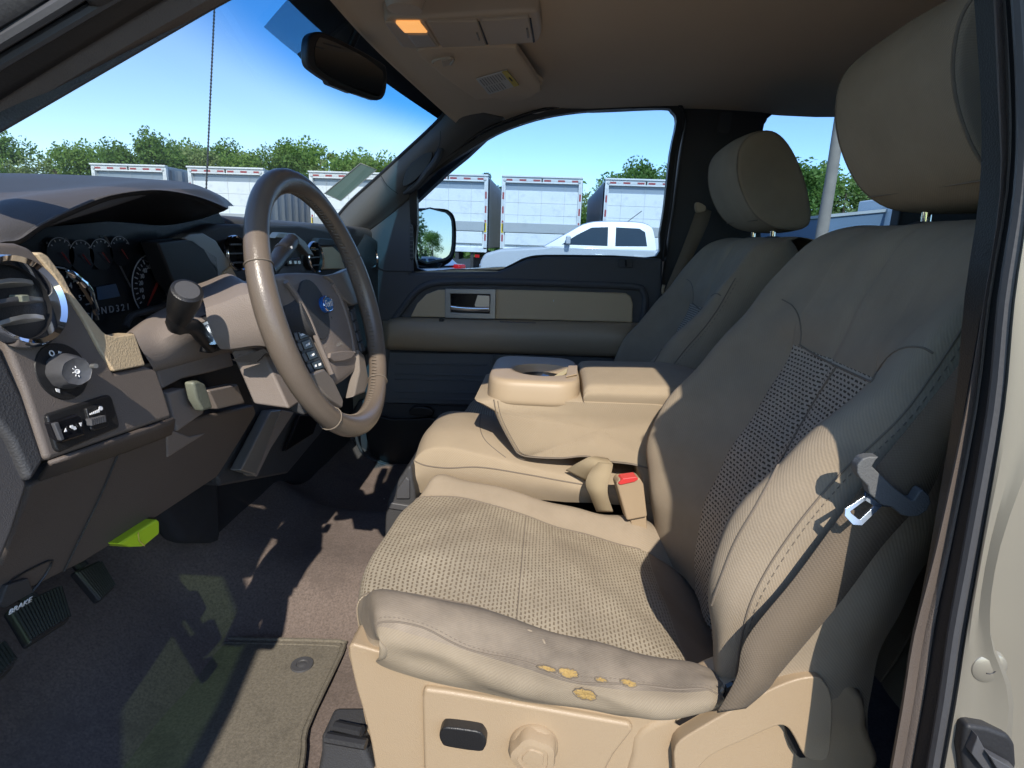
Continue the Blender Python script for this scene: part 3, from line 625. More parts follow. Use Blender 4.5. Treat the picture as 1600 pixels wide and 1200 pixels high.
m = MB(); m.grid([pr(LN['d'], [.426, .431, .446]), pr(LN['e'], [.412, .417, .43])], 4, 3); part(m, 'jamb_strip', 'rubber', ap)
m = MB(); m.tube(pr(((-80, 112), (86, 13), (350, -150)), [.41, .415, .43]), .0055, 8, sm=4); part(m, 'seal_lip', 'rubber_grey', ap)
m = MB(); m.grid([pr(LN['f'], [.41, .415, .43]), pr(LN['h'], [.40, .405, .42]), pr(((-80, -60), (0, -90), (300, -260)), [.40, .405, .42])], 4, 3); part(m, 'outer_frame', 'rubber', ap, solid=.01)
# driver side roof rail
m = MB(); m.slab([V(-.20, .47, .245), V(-.05, .49, .335), V(.1, .50, .385), V(.3, .50, .40), V(.60, .50, .40), V(.60, .52, .50), V(-.36, .52, .47), V(-.36, .47, .16)], (0, .06, 0)); part(m, 'driver_roof_rail', 'dark_trim', bevel=.01)
# near door pillar strips (right edge of the picture)
def vstrip(name, mt, L, Rr, Y, th, par, bulge=.0, solid=0):
    m = MB(); k = [0, .5, 1] if bulge else [0, 1]
    cols_ = []
    for q in k:
        cols_.append([PY(a[0]*(1-q)+b[0]*q, a[1]*(1-q)+b[1]*q, Y-(bulge if q == .5 else 0)) for a, b in zip(L, Rr)])
    cols_.insert(0, [p+V(th*.75, th, 0) for p in cols_[0]]); cols_.append([p+V(th*.85, th, 0) for p in cols_[-1]])
    m.grid(cols_, 3, 3 if bulge else 1); return part(m, name, mt, par, solid=solid)
yq = (-60, 150, 300, 470, 640, 850, 987, 1100, 1290)
def col(*xs): return [(x, y) for x, y in zip(xs, yq)]
c0 = col(1549, 1559, 1562, 1537, 1508, 1462, 1426, 1408, 1374)
c1 = col(1578, 1586, 1580, 1552, 1532, 1492, 1464, 1446, 1412)
c2 = col(1580, 1590, 1586, 1558, 1537, 1497, 1469, 1451, 1417)
c3 = col(1588, 1599, 1593, 1566, 1548, 1510, 1484, 1466, 1432)
c4 = col(1594, 1605, 1601, 1577, 1560, 1524, 1499, 1484, 1452)
c5 = col(1600, 1610, 1606, 1582, 1566, 1531, 1507, 1490, 1456)
pb = vstrip('door_pillar_trim', 'dash_lower', c0, c1, .47, .10, cab, .006)
c1b = [(x-9, y) for x, y in c1]
vstrip('pillar_edge', 'tan_leather' if False else 'dash_brown', c1b, c2, .462, .03, pb)
m = MB(); m.grid([[p+V(.0, .03, 0) for p in YL(c2, .455)], YL(c2, .455), YL(c3, .452), [p+V(0, .04, 0) for p in YL(c3, .452)]], 3, 2); part(m, 'door_seal', 'black_plastic', pb)
m = MB(); m.tube(YL([((a[0]+b[0])/2, a[1]) for a, b in zip(c3, c4)], .445), .0046, 8, sm=4, flat=1.2); part(m, 'seal_bulb', 'rubber_grey', pb)
m = MB(); m.tube(YL([(a[0]-3, a[1]) for a in c5], .442), .0025, 6, sm=4); part(m, 'jamb_gap', 'rubber', pb)
# painted jamb with a step
c6 = col(1700, 1700, 1690, 1670, 1640, 1562, 1548, 1584, 1560)
m = MB(); m.grid([YL(c5, .45), YL([(a[0]+4, a[1]) for a in c5], .436), YL([((a[0]+b[0])/2, a[1]) for a, b in zip(c5, c6)], .434), YL(c6, .432), [p+V(.0, .05, 0) for p in YL([(a[0]+6, a[1]) for a in c6], .432)]], 4, 3)
jb = part(m, 'painted_jamb', 'paint_gold', pb, solid=.002)
m = MB(); m.grid([[p for p in YL([(a[0]-60, a[1]) for a in c6], .475)], [p for p in YL([(a[0]+260, a[1]) for a in c6], .46)]], 3, 2); part(m, 'jamb_recess', 'paint_gold', pb)
m = MB(); m.lathe([(0, -.003), (.010, -.0027), (.0135, -.0006), (.015, .003)], PY(1546, 1044, .434), (0, 1, 0), 28); part(m, 'grommet', 'paint_gold', pb)
m = MB(); m.tube([PY(1546+11*math.cos(t), 1044+9*math.sin(t), .4308) for t in [k*.5 for k in range(-2, 5)]], .0006, 4); part(m, 'grommet_slit', 'rubber', pb)
m = MB(); m.slab(YL([(1508, 1142), (1512, 1133), (1545, 1138), (1578, 1150), (1588, 1165), (1590, 1195), (1580, 1240), (1510, 1240), (1503, 1175)], .425), (0, .03, 0)); st = part(m, 'door_striker', 'rubber', pb, bevel=.004)
m = MB(); m.slab(YL([(1528, 1150), (1545, 1182), (1556, 1215), (1535, 1200), (1518, 1178)], .418), (0, .01, 0)); m.slab(YL([(1545, 1180), (1590, 1205), (1600, 1230), (1560, 1205)], .412), (0, .01, 0)); part(m, 'latch_loop', 'rubber_grey', st, bevel=.001)
# ---- overhead console
m = MB()
oc = [(600, 30), (602, 40), (614, 56), (625, 72), (640, 76), (760, 73), (832, 68), (843, 62), (846, 50), (843, 24), (834, 18), (760, 22), (665, 28), (610, 27)]
top = [PZ(a, b, .398) for a, b in oc]
m.slab(top, (0, 0, .05), sm=2); ocn = part(m, 'overhead_console', 'headliner_plastic', bevel=.01, segs=4)
def ocs(pts, name, mt, dz=-.003, th=.006, bv=.002, sm=1, par=None):
    m = MB(); m.slab([PZ(a, b, .398+dz) for a, b in pts], (0, 0, th), sm=sm); return part(m, name, mt, par or ocn, bevel=bv)
ocs([(601, 36), (664, 35), (688, 75), (642, 76), (628, 70), (612, 52)], 'map_lamp_bezel', 'headliner_plastic')
ocs([(618, 37), (656, 37), (668, 52), (632, 52)], 'map_lamp', 'map_lens', -.006)
ocs([(636, 55), (669, 55), (682, 73), (650, 74)], 'map_lamp', 'map_lens_off', -.006)
ocs([(667, 35), (746, 34), (760, 72), (691, 75)], 'glasses_compartment', 'headliner_plastic', -.005, .008, .003)
ocs([(750, 33), (826, 28), (833, 66), (764, 72)], 'storage_door', 'headliner_plastic', -.006, .008, .003)
ocs([(745, 34), (749, 34), (764, 73), (759, 73)], 'door_gap', 'black_plastic', -.001, .002, 0)
ocs([(827, 29), (830, 29), (836, 66), (833, 67)], 'door_gap', 'black_plastic', -.001, .002, 0)
ocs([(744, 53), (746, 53), (750, 64), (748, 64)], 'door_latch', 'grey_ink', -.008, .003, 0)
ocs([(822, 46), (825, 46), (827, 59), (824, 60)], 'door_latch', 'grey_ink', -.009, .003, 0)
m = MB(); m.lathe([(0, -.02), (.03, -.018), (.036, 0)], PZ(632, -3, .405), (0, 0, 1), 20); part(m, 'ceiling_hook', 'headliner_plastic', ocn)
# ---- passenger sun visor
vz = .391
def VZ(l, z=vz): return [PZ(a, b, z-.02*(b-80)/80) for a, b in l]
m = MB(); m.slab(VZ([(652, 84), (656, 78), (700, 74), (800, 74), (808, 82), (840, 128), (844, 138), (836, 148), (752, 156), (742, 155), (700, 126), (668, 100)]), (0, 0, .020), sm=2)
vis = part(m, 'sun_visor', 'headliner', bevel=.006, segs=4)
m = MB(); m.slab([p+V(0, 0, .01) for p in VZ([(745, 150), (765, 158), (800, 166), (832, 158), (846, 144), (840, 128), (760, 140)])], (0, 0, .01), sm=2); part(m, 'visor_flap', 'headliner', vis, bevel=.005)
lb = VZ([(744, 124), (764, 148), (811, 133), (792, 110)], vz-.003); m = MB(); m.slab(lb, (0, 0, .002)); part(m, 'warning_label', 'label_white', vis)
m = MB(); m.slab([lerp(lb[3], lb[0], .16)+V(0, 0, -.0006), lerp(lb[2], lb[1], .16)+V(0, 0, -.0006), lb[2]+V(0, 0, -.0006), lb[3]+V(0, 0, -.0006)], (0, 0, .002)); part(m, 'yellow_header', 'label_yellow', vis)
m = MB()
for k in range(9):
    for s0, s1 in ((.05, .46), (.54, .95)):
        if k < 2 and s0 > .5: continue
        q = .22+k*.085; e0 = lerp(lerp(lb[3], lb[0], q), lerp(lb[2], lb[1], q), s0); e1 = lerp(lerp(lb[3], lb[0], q), lerp(lb[2], lb[1], q), s1-.08*random.random()); m.tube([e0+V(0, 0, -.001), e1+V(0, 0, -.001)], .0006, 4)
part(m, 'small_print', 'dark_ink', vis)
u_ = (lb[2]-lb[3]).normalized(); v_ = (lb[0]-lb[3]).normalized()
text('WARNING', lerp(lerp(lb[3], lb[0], .08), lerp(lb[2], lb[1], .08), .5)+V(0, 0, -.0015), u_, -v_, .0055, 'dark_ink', 'lettering', vis)
m = MB(); m.tube(VZ([(676, 98), (680, 94), (700, 90), (709, 93), (704, 101)], vz-.008), .0028, 8, sm=3); m.slab(VZ([(690, 96), (706, 93), (704, 102), (692, 105)], vz-.006), (0, 0, .006)); part(m, 'visor_clip', 'headliner_plastic', vis, bevel=.001)
# ---- bits over the rear door
m = MB(); m.tube([PZ(1314, 138, .42), PZ(1314, 132, .405), PZ(1326, 128, .405), PZ(1326, 134, .42)], .004, 6, sm=3); part(m, 'coat_hook', 'headliner_plastic')
# ================================================================== REAR VIEW MIRROR
mir = thing('rearview_mirror', 'black rearview mirror on a stalk in front of the blue shade band', 'mirror', (-.43, 1.3, .33))
MN = V(.857, -.504, -.10)
def MR(px, py, o=0): return PL(px, py, MN, MN.dot(PY(545, 105, 1.28))-o)     # mirror plane, turned to the driver
hs = [(480, 72), (484, 56), (496, 50), (512, 52), (560, 76), (598, 98), (605, 108), (606, 130), (602, 150), (592, 157), (575, 153), (530, 136), (492, 112), (481, 98)]
m = MB(); m.slab([MR(a, b) for a, b in hs], -MN*.022, sm=3); hb = m.build('mirror_housing', 'black_plastic', mir, bevel=.006, segs=4)
m = MB(); m.slab([MR(a, b, -.002) for a, b in [(492, 78), (497, 62), (508, 60), (560, 84), (592, 106), (599, 116), (597, 142), (592, 150), (580, 147), (535, 130), (500, 108), (493, 95)]], -MN*.003, sm=3); m.build('mirror_glass', 'mirror_dark', hb, smooth=False)
m = MB(); m.tube([PY(548, 72, 1.38), PY(556, 55, 1.37), PY(563, 38, 1.35), PY(560, 32, 1.35)], [.008, .0085, .009, .009], 10, sm=3); m.build('stalk', 'black_plastic', mir)
m = MB(); m.slab([MR(a, b, .004) for a, b in [(512, 124), (515, 132), (550, 146), (560, 146), (562, 138), (520, 122)]], -MN*.02); m.build('lower_pod', 'black_plastic', mir, bevel=.003)
m = MB(); m.slab([PY(a, b, 1.42) for a, b in [(463, 84), (478, 74), (480, 98), (474, 97)]], (0, .03, 0)); m.build('sensor_pod', 'black_plastic', mir, bevel=.002)
# ================================================================== PASSENGER DOOR
pd = thing('passenger_door', 'closed passenger door across the cab, dark with a tan insert and chrome latch', 'door', (0, 2.04, -.82))
def dp(m, name, mt, par=pd, **k): return m.build(name, mt, par, **k)
wi = [(652, 419), (652, 350), (652, 290), (664, 280), (690, 262), (722, 241), (755, 221), (787, 204), (836, 187), (885, 177), (950, 171), (1036, 169), (1050, 174), (1057, 190), (1047, 241), (1038, 322), (1031, 365), (1025, 400), (960, 399), (852, 398), (822, 402), (808, 408), (794, 415), (776, 421), (710, 420)]
wo = [(641, 428), (641, 350), (640, 300), (652, 284), (684, 258), (716, 235), (748, 213), (783, 196), (833, 179), (884, 168), (950, 162), (1042, 160), (1060, 166), (1069, 188), (1058, 243), (1048, 324), (1041, 367), (1036, 408), (960, 407), (855, 406), (826, 410), (812, 417), (797, 424), (778, 429), (710, 430)]
m = MB(); m.ring([PD(a, b, .005) for a, b in wo], [PD(a, b, .005) for a, b in wi], (0, .03, 0), sm=3); fr = dp(m, 'window_frame', 'black_plastic', bevel=.002)
m = MB(); m.slab([PD(a, b, .02) for a, b in wi], (0, .004, 0), sm=3); dp(m, 'window_glass', 'glass_side')
wo2 = [(a+(7 if a > 900 else -4 if a < 700 else 0), b-(5 if b < 300 else -3)) for a, b in wo]
m = MB(); m.tube([PD(a, b-4 if b < 300 else b, .0) for a, b in wo[3:18]], .0045, 7, sm=3); dp(m, 'frame_seal', 'rubber', fr)
# trim panel (upper), slab with the shaped sill
up = [(1036, 404), (960, 402), (852, 401), (824, 405), (808, 412), (794, 419), (776, 425), (710, 426), (641, 426), (640, 300), (625, 318), (600, 342), (560, 372), (545, 400), (545, 560), (580, 640), (1000, 640), (1024, 560), (1034, 480)]
m = MB(); m.slab([PY(a, b, 2.035) for a, b in up], (0, .05, 0)); tp = dp(m, 'trim_panel', 'door_trim', bevel=.012, segs=4)
m = MB(); m.tube([PY(a, b, 2.03) for a, b in [(608, 510), (625, 488), (645, 462), (662, 448), (690, 441), (760, 440), (900, 444), (990, 448), (1004, 455), (1008, 470), (1004, 505)]], .012, 10, sm=4, flat=1.0); dp(m, 'insert_moulding', 'door_trim', tp)
ins = [(641, 495), (652, 474), (666, 460), (684, 453), (760, 452), (880, 455), (978, 458), (986, 463), (989, 475), (988, 504), (880, 501), (760, 498), (694, 496)]
m = MB(); m.slab([PY(a, b, 2.022) for a, b in ins], (0, .02, 0)); dp(m, 'fabric_insert', 'tan_leather', tp, bevel=.004, segs=3)['label'] = 'tan insert strip of the door'
hp = [(695, 451), (775, 452), (774, 499), (695, 497)]
m = MB(); m.ring([PY(a, b, 2.012) for a, b in hp], [PY(a, b, 2.012) for a, b in [(704, 459), (766, 460), (765, 490), (704, 488)]], (0, .015, 0)); hb_ = dp(m, 'latch_bezel', 'silver_trim', tp, bevel=.0025)
m = MB(); m.slab([PY(a, b, 2.019) for a, b in [(703, 458), (767, 459), (766, 491), (703, 489)]], (0, .01, 0)); dp(m, 'latch_cup', 'black_gloss', tp)
m = MB(); m.tube([PY(a, b, 2.008) for a, b in [(704, 480), (720, 482), (740, 483), (764, 483)]], .0085, 12, sm=2, flat=.5); m.slab([PY(a, b, 2.008) for a, b in [(746, 461), (765, 462), (765, 486), (744, 486), (741, 476)]], (0, .006, 0)); dp(m, 'latch_lever', 'chrome', tp, bevel=.002)
# armrest: long rounded tan shelf
ar = []
for px in (598, 606, 622, 700, 776, 850, 930, 985, 1000):
    k = (px-600)/390; t0 = 497+k*9+(6 if px < 610 else 0); b0 = 546+k*13-(8 if px < 604 else 0); s = .4 if px in (598, 1000) else 1
    ar.append([PY(px, t0-2, 2.03), PY(px, t0+2, 2.03-.045*s), PY(px, t0+14, 2.03-.066*s), PY(px, (t0+b0)/2+6, 2.03-.07*s), PY(px, b0-4, 2.03-.058*s), PY(px, b0, 2.03-.03*s), PY(px, b0-3, 2.04)])
m = MB(); m.grid(ar, 4, 2); am = dp(m, 'armrest', 'tan_plastic', tp); MT['tan_plastic'] = MT['tan_plastic']
m = MB(); m.slab([PY(a, b, 1.982) for a, b in [(780, 502), (838, 504), (836, 508), (784, 507)]], (0, .01, 0)); dp(m, 'pull_pocket', 'dash_brown', tp, bevel=.002)
m = MB(); m.slab([PY(a, b, 1.98) for a, b in [(686, 498), (694, 498), (692, 504), (686, 504)]], (0, .01, 0)); dp(m, 'window_switch', 'black_plastic', tp, bevel=.001)
# map pocket with ribs and the lower bin
m = MB(); m.slab([PY(a, b, 2.01) for a, b in [(608, 550), (770, 553), (900, 556), (990, 560), (990, 650), (740, 633), (600, 630)]], (0, .02, 0)); mp = dp(m, 'map_pocket', 'door_lower', tp, bevel=.005)
m = MB()
for a, b in ((568, 570), (584, 587), (592, 595), (612, 614), (623, 625)): m.tube([PY(617, a, 2.008), PY(762, b, 2.008)], .0035, 8, flat=.8)
m.tube([PY(770, 553, 2.0), PY(768, 640, 2.0)], .004, 8); dp(m, 'pocket_rib', 'door_lower', tp)
m = MB(); m.slab([PY(a, b, 2.03) for a, b in [(560, 625), (1000, 650), (1000, 800), (540, 760), (520, 700)]], (0, .03, 0)); lbn = dp(m, 'lower_bin', 'dark_trim', tp, bevel=.01)
m = MB(); m.slab([PY(a, b, 2.0) for a, b in [(572, 655), (590, 650), (612, 655), (640, 655), (700, 660), (700, 735), (600, 722), (575, 700)]], (0, .02, 0), sm=2); m.slab([PY(a, b, 1.99) for a, b in [(645, 636), (672, 638), (676, 650), (640, 648)]], (0, .02, 0), sm=2); dp(m, 'bin_recess', 'black_plastic', tp, bevel=.005)
m = MB(); m.tube([PY(a, b, 1.98) for a, b in [(556, 668), (560, 695), (578, 716), (620, 730), (720, 745)]], .006, 8, sm=4); dp(m, 'bin_edge', 'dark_trim', tp)
# sail panel with the slotted vent
m = MB(); m.slab([PY(a, b, 2.028) for a, b in [(641, 300), (645, 425), (600, 424), (566, 405), (558, 375), (600, 343), (624, 320)]], (0, .02, 0)); sl = dp(m, 'sail_panel', 'door_trim', tp, bevel=.004)
m = MB(); m.slab([PY(a, b, 2.022) for a, b in [(640, 352), (643, 349), (646, 352), (646, 404), (643, 408), (640, 404)]], (0, .01, 0)); dp(m, 'vent', 'black_plastic', tp, bevel=.002)
m = MB()
for k in range(8): m.box(PY(643, 356+k*6.6, 2.02), (.010, .004, .004))
dp(m, 'vent_slat', 'door_trim', tp)
m = MB(); m.slab([PY(a, b, 2.03) for a, b in [(966, 404), (988, 404), (989, 418), (965, 418)]], (0, -.004, 0)); dp(m, 'lock_recess', 'dark_trim', tp, bevel=.002); m = MB(); m.tube([PY(978, 416, 2.022), PY(978, 405, 2.015)], .003, 8); dp(m, 'lock_pin', 'black_plastic', tp)
m = MB(); m.lathe([(0, -.002), (.004, -.001), (.0045, .002)], PY(865, 470, 2.02), (0, 1, 0), 6, sx=.4); dp(m, 'scuff', 'label_white', tp)
m = MB(); m.slab([PY(a, b, 2.07) for a, b in [(1036, 404), (545, 430), (545, 700), (1000, 700)]], (0, .07, 0)); dp(m, 'outer_skin', 'paint_gold')
# side mirror: housing and glass
mo = [(652, 326), (690, 326), (703, 330), (711, 342), (713, 370), (710, 398), (700, 412), (680, 418), (652, 414)]
GN = V(.808, -.588, .028).normalized()
def MG(px, py, o=0): return PL(px, py, GN, GN.dot(PY(684, 372, 2.26))-o)
m = MB(); rows = []; c = MG(684, 372)
for k, w_ in ((1.0, V(0, 0, 0)), (1.01, V(-.03, .03, 0)), (.85, V(-.10, .07, 0)), (.35, V(-.14, .09, 0))): rows.append([c+(MG(a, b)-c)*k+w_ for a, b in mo+[(646, 412), (643, 370), (646, 328)]])
m.grid(rows, 3, 3, closed=True); sm_ = dp(m, 'side_mirror', 'black_plastic', pd)
mg = [(654, 331), (690, 331), (700, 335), (706, 345), (707, 370), (705, 392), (698, 402), (682, 406), (654, 404)]
m = MB(); m.slab([MG(a, b, -.006) for a, b in mg], -GN*.003, sm=2); dp(m, 'mirror_glass', 'mirror_glass', sm_, smooth=False)
m = MB(); m.ring([MG(a+(2 if a > 660 else 0), b+(3 if b > 370 else -2 if b < 340 else 0), -.008) for a, b in mg], [MG(a, b, -.008) for a, b in mg], -GN*.012, sm=2); dp(m, 'mirror_rim', 'black_plastic', sm_)
m = MB(); m.slab([PY(a, b, 2.23) for a, b in [(640, 400), (690, 412), (684, 419), (640, 419)]], (0, .03, 0)); dp(m, 'mirror_arm', 'black_plastic', sm_, bevel=.004)
# ================================================================== OPEN DRIVER DOOR (out of frame on the left; it tints and shades the light on the floor)
dd = thing('driver_door', 'open driver door with green tinted window, just outside the left of the frame', 'door', (-.80, .36, -.82))
H0 = V(-.78, .38, 0); T0 = V(-.33, -.50, 0); dv = (T0-H0)
def DQ(u, z, off=0): nrm = V(-dv.y, dv.x, 0).normalized(); return V(H0.x+dv.x*u, H0.y+dv.y*u, z)+nrm*off
m = MB(); m.slab([DQ(0, -.85), DQ(1, -.85), DQ(1.0, -.09), DQ(0, -.09)], DQ(0, 0, -.06)-DQ(0, 0)); m.build('door_shell', 'paint_gold', dd, bevel=.02)
m = MB(); m.ring([DQ(0, -.09), DQ(.985, -.09), DQ(.97, .30), DQ(.93, .42), DQ(.62, .41), DQ(.3, .25)], [DQ(.10, -.07), DQ(.945, -.07), DQ(.93, .28), DQ(.89, .375), DQ(.63, .365), DQ(.33, .21)], DQ(0, 0, -.02)-DQ(0, 0)); m.build('window_frame', 'black_plastic', dd)
m = MB(); m.slab([DQ(.10, -.07, -.01), DQ(.945, -.07, -.01), DQ(.93, .28, -.01), DQ(.89, .375, -.01), DQ(.63, .365, -.01), DQ(.33, .21, -.01)], DQ(0, 0, .004)-DQ(0, 0)); m.build('window_glass', 'glass_door_open', dd)
# ---- aerial outside, on the far wing
an = thing('aerial', 'thin black aerial rising from the far wing beyond the windscreen', 'aerial', PY(322, 300, 1.9)+V(0, 0, -.2))
m = MB(); a = PY(322, 300, 1.9); b = PY(337, -30, 2.0); m.tube([a-(b-a)*.3, a, b], .0022, 6); rod = m.build('rod', 'black_plastic', an)
m = MB()
for k in range(60): p = lerp(a, b, k/60); m.lathe([(.0024, 0), (.0034, .003), (.0024, .006)], p, b-a, 6)
m.build('spiral', 'rubber', an)
# ---- bonnet, seen only from other places
m = MB(); m.grid([[V(x, y, z) for x, z in ((-1.0, -.10), (-1.6, -.14), (-2.2, -.22), (-2.35, -.4), (-2.36, -.9))] for y in (.42, .6, 1.26, 1.92, 2.1)], 3, 2); part(m, 'bonnet', 'paint_gold', solid=.01)
# ---- flat dark green patch at the far windscreen corner
gc = [PY(a, b, 2.0) for a, b in [(507, 302), (563, 255), (588, 265), (532, 314)]]
t = thing('green_patch', 'dark green card standing against the far corner of the windscreen', 'patch', gc[0])
m = MB(); m.slab(gc, (-.003, .003, 0)); m.build('patch', 'dark_green', t)
m = MB(); m.tube([p+V(.002, -.002, 0) for p in gc], .0012, 4, closed=True); m.build('patch_edge', 'grey_ink', t)
# ================================================================== SEATS
from mathutils.bvhtree import BVHTree
def bvh(m): return BVHTree.FromPolygons([tuple(v) for v in m.v], m.f)
def hit(tree, px, py):
    r = ray(px, py).normalized(); h = tree.ray_cast(V(0, 0, 0), r); return (h[0], h[1] if h[1].dot(r) < 0 else -h[1]) if h[0] else (None, None)
def trace(tree, pts, sm=6, lift=0):
    out = []
    for p in spline([V(a, b, 0) for a, b in pts], sm):
        h, n = hit(tree, p.x, p.y)
        if h: out.append(h+n*lift)
    return out
def smooth01(a, b, x):
    t = max(0, min(1, (x-a)/(b-a))); return t*t*(3-2*t)
SY = .853
# --- backrest control rows: z, x at stitched edge, bolster crest, insert seam, middle
BR = [(-.60, .25, .262, .29, .29), (-.54, .236, .245, .285, .287), (-.48, .228, .228, .285, .292), (-.42, .228, .212, .296, .304), (-.35, .242, .206, .318, .328), (-.285, .268, .228, .346, .357), (-.213, .312, .278, .380, .389), (-.165, .338, .318, .398, .404), (-.14, .35, .338, .404, .409),
      (-.10, .375, .370, .417, .421), (-.05, .404, .408, .436, .439), (-.005, .436, .436, .453, .456), (.025, .470, .462, .474, .476), (.042, .51, .50, .505, .505), (.046, .555, .56, .555, .555), (.03, .60, .61, .60, .60), (-.03, .63, .635, .635, .635), (-.3, .56, .575, .575, .575), (-.58, .47, .49, .49, .49)]
BW = [.90, .91, .94, .985, 1, 1, 1, 1, 1, .995, .985, .965, .93, .89, .87, .88, .93, .98, .97]
def back_rows(cy_=SY):
    rows = []
    for (z, a, b, c, d), w_ in zip(BR, BW):
        rear = z_r = None
        i = BR.index((z, a, b, c, d)); th = .14 if i < 11 else (.14-(i-10)*.04 if i < 14 else .0)
        th = max(th, 0)
        L = [(-.250, a+th*1.25), (-.272, a+th*.9), (-.276, a+th*.45), (-.270, a+.03*(th > 0)), (-.257, a), (-.243, (a+b)/2-.006), (-.218, b), (-.19, (b*.62+c*.38)), (-.158, b*.25+c*.75 if z < -.12 else d+(b-d)*.45), (-.128, c if z < -.12 else d+(b-d)*.28), (-.122, c+.002 if z < -.15 else (c if z < -.12 else d+(b-d)*.25)), (-.116, c-.001 if z < -.15 else (c if z < -.12 else d+(b-d)*.22)), (-.07, (c+d)/2 if z < -.12 else d+(b-d)*.08), (-.02, d-.002), (0, d+.004)]
        full = L+[(-q, x) for q, x in L[-2::-1]]
        rows.append([V(x, cy_+q*w_, z+.03*(abs(q)/.27)*(0)) for q, x in full])
    return rows
nb = 29
def back_mat(a, b):
    row = a*(len(BR)-1); c = abs(b-.5)*(nb-1)
    if row < 7.9 and c < 4: return 1
    if c > 9.6: return 2
    return 0
def seat_disp(a, b, p): return .0015*math.sin(p.z*60+p.y*25)+.001*math.sin(p.y*90+p.x*40)
def make_seat(name, label):
    t = thing(name, label, 'seat', (.05, SY, -.82), 'front seats of the cab')
    m = MB(); rows = m.grid(back_rows(), 3, 5, mi=back_mat, disp=seat_disp)
    return t, m
st1, mb = make_seat('front_seat', 'driver seat nearest the camera, cushion edge torn with yellow foam showing')
back = mb.build('backrest', ['seat_cloth', 'back_insert', 'seat_cloth'], st1, ang=60); bt = bvh(mb)
def seam(tree, pts, name, par, r=.0014, lift=.0003, mt='stitch', dash=None, groove=True):
    pp = trace(tree, pts, 10, lift); m = MB()
    if len(pp) < 2: return None
    if dash:
        k = 0
        while k+1 < len(pp): m.tube(pp[k:k+2], r, 5); k += 2
    else: m.tube(pp, r, 6)
    return m.build(name, mt, par)
# --- seams of the near seat back, traced on its surface
seam(bt, [(1249, 539), (1283, 560), (1322, 579), (1362, 597)], 'seam', back, .0016)
seam(bt, [(1307, 573), (1270, 632), (1225, 712), (1185, 785), (1150, 845), (1128, 900), (1112, 945)], 'seam', back, .0016)
seam(bt, [(1250, 541), (1252, 520), (1248, 495), (1238, 478), (1222, 468)], 'seam', back, .0012)
seam(bt, [(1362, 597), (1378, 570), (1395, 552), (1415, 543), (1440, 543), (1458, 552)], 'seam', back, .0012)
seam(bt, [(1519, 488), (1470, 565), (1416, 641), (1368, 690), (1320, 733), (1278, 780), (1240, 828), (1200, 888), (1172, 945), (1158, 1000), (1150, 1056)], 'edge_seam', back, .0012, .0004)
seam(bt, [(1528, 500), (1480, 572), (1426, 648), (1378, 697), (1330, 740), (1288, 787), (1250, 835), (1210, 895), (1180, 952), (1166, 1004)], 'stitching', back, .0006, .0005, dash=True)
# --- headrest: side outline lofted across
hr = [(.418, .250), (.4165, .222), (.420, .195), (.430, .165), (.445, .136), (.463, .110), (.486, .088), (.52, .070), (.56, .064), (.598, .068), (.612, .085), (.605, .125), (.585, .18), (.555, .235), (.522, .275), (.49, .293), (.455, .290), (.430, .273)]
cx_, cz_ = .51, .175
m = MB(); rows = []
for q, s in ((-.128, .0), (-.134, .5), (-.136, .80), (-.135, .93), (-.127, .985), (-.10, 1.01), (-.05, 1.03), (0, 1.04), (.05, 1.03), (.10, 1.01), (.127, .985), (.135, .93), (.136, .80), (.134, .5), (.128, .0)):
    rows.append([V(cx_+(x-cx_)*s, SY+q, cz_+(z-cz_)*s) for x, z in hr])
m.grid(rows, 3, 4, closed=True); hd = m.build('headrest', 'seat_cloth', st1, ang=70)
for s in (-1, 1):
    m = MB(); m.tube([V(cx_+(x-cx_)*.965, SY+s*.132, cz_+(z-cz_)*.965) for x, z in hr], .0022, 6, closed=True, sm=3); m.build('headrest_seam', 'seat_cloth_worn', hd)
m = MB(); m.tube([V(cx_+(x-cx_)*1.02, SY+q, cz_+(z-cz_)*1.02) for q, (x, z) in [(q*.13, hr[6]) for q in (-1, -.5, 0, .5, 1)]], .0011, 5); m.build('seam', 'stitch', hd)
for s in (-1, 1):
    m = MB(); m.tube([V(.545, SY+s*.075, .09), V(.548, SY+s*.075, .02)], .0065, 12); m.build('post', 'chrome', hd)
    m = MB(); m.lathe([(.024, 0), (.023, .006), (.012, .010)], (.548, SY+s*.075, .040), (0, 0, 1), 18); m.build('post_guide', 'dark_trim', back)
# --- cushion
CXs = [-.245, -.238, -.200, -.15, -.09, -.03, .03, .08, .12, .16, .20, .235, .27, .34]
def ip(tb, x):
    for (a, b), (c, d) in zip(tb, tb[1:]):
        if x <= c: return b+(d-b)*max(0, (x-a)/(c-a))
    return tb[-1][1]
Tcr = [(-.245, -.468), (-.205, -.436), (-.09, -.449), (.03, -.479), (.12, -.497), (.20, -.507), (.27, -.535), (.34, -.59)]
Tst = [(-.245, -.478), (-.205, -.452), (-.09, -.475), (.03, -.508), (.12, -.519), (.20, -.514), (.27, -.535), (.34, -.59)]
Tse = [(-.245, -.480), (-.205, -.457), (-.09, -.472), (.03, -.508), (.12, -.530), (.20, -.548), (.27, -.585), (.34, -.63)]
Tmi = [(-.245, -.478), (-.205, -.454), (-.09, -.466), (.03, -.499), (.12, -.524), (.20, -.550), (.27, -.60), (.34, -.65)]
Tlo = [(-.245, -.515), (-.20, -.510), (-.1, -.535), (.03, -.550), (.12, -.556), (.20, -.545), (.34, -.56)]
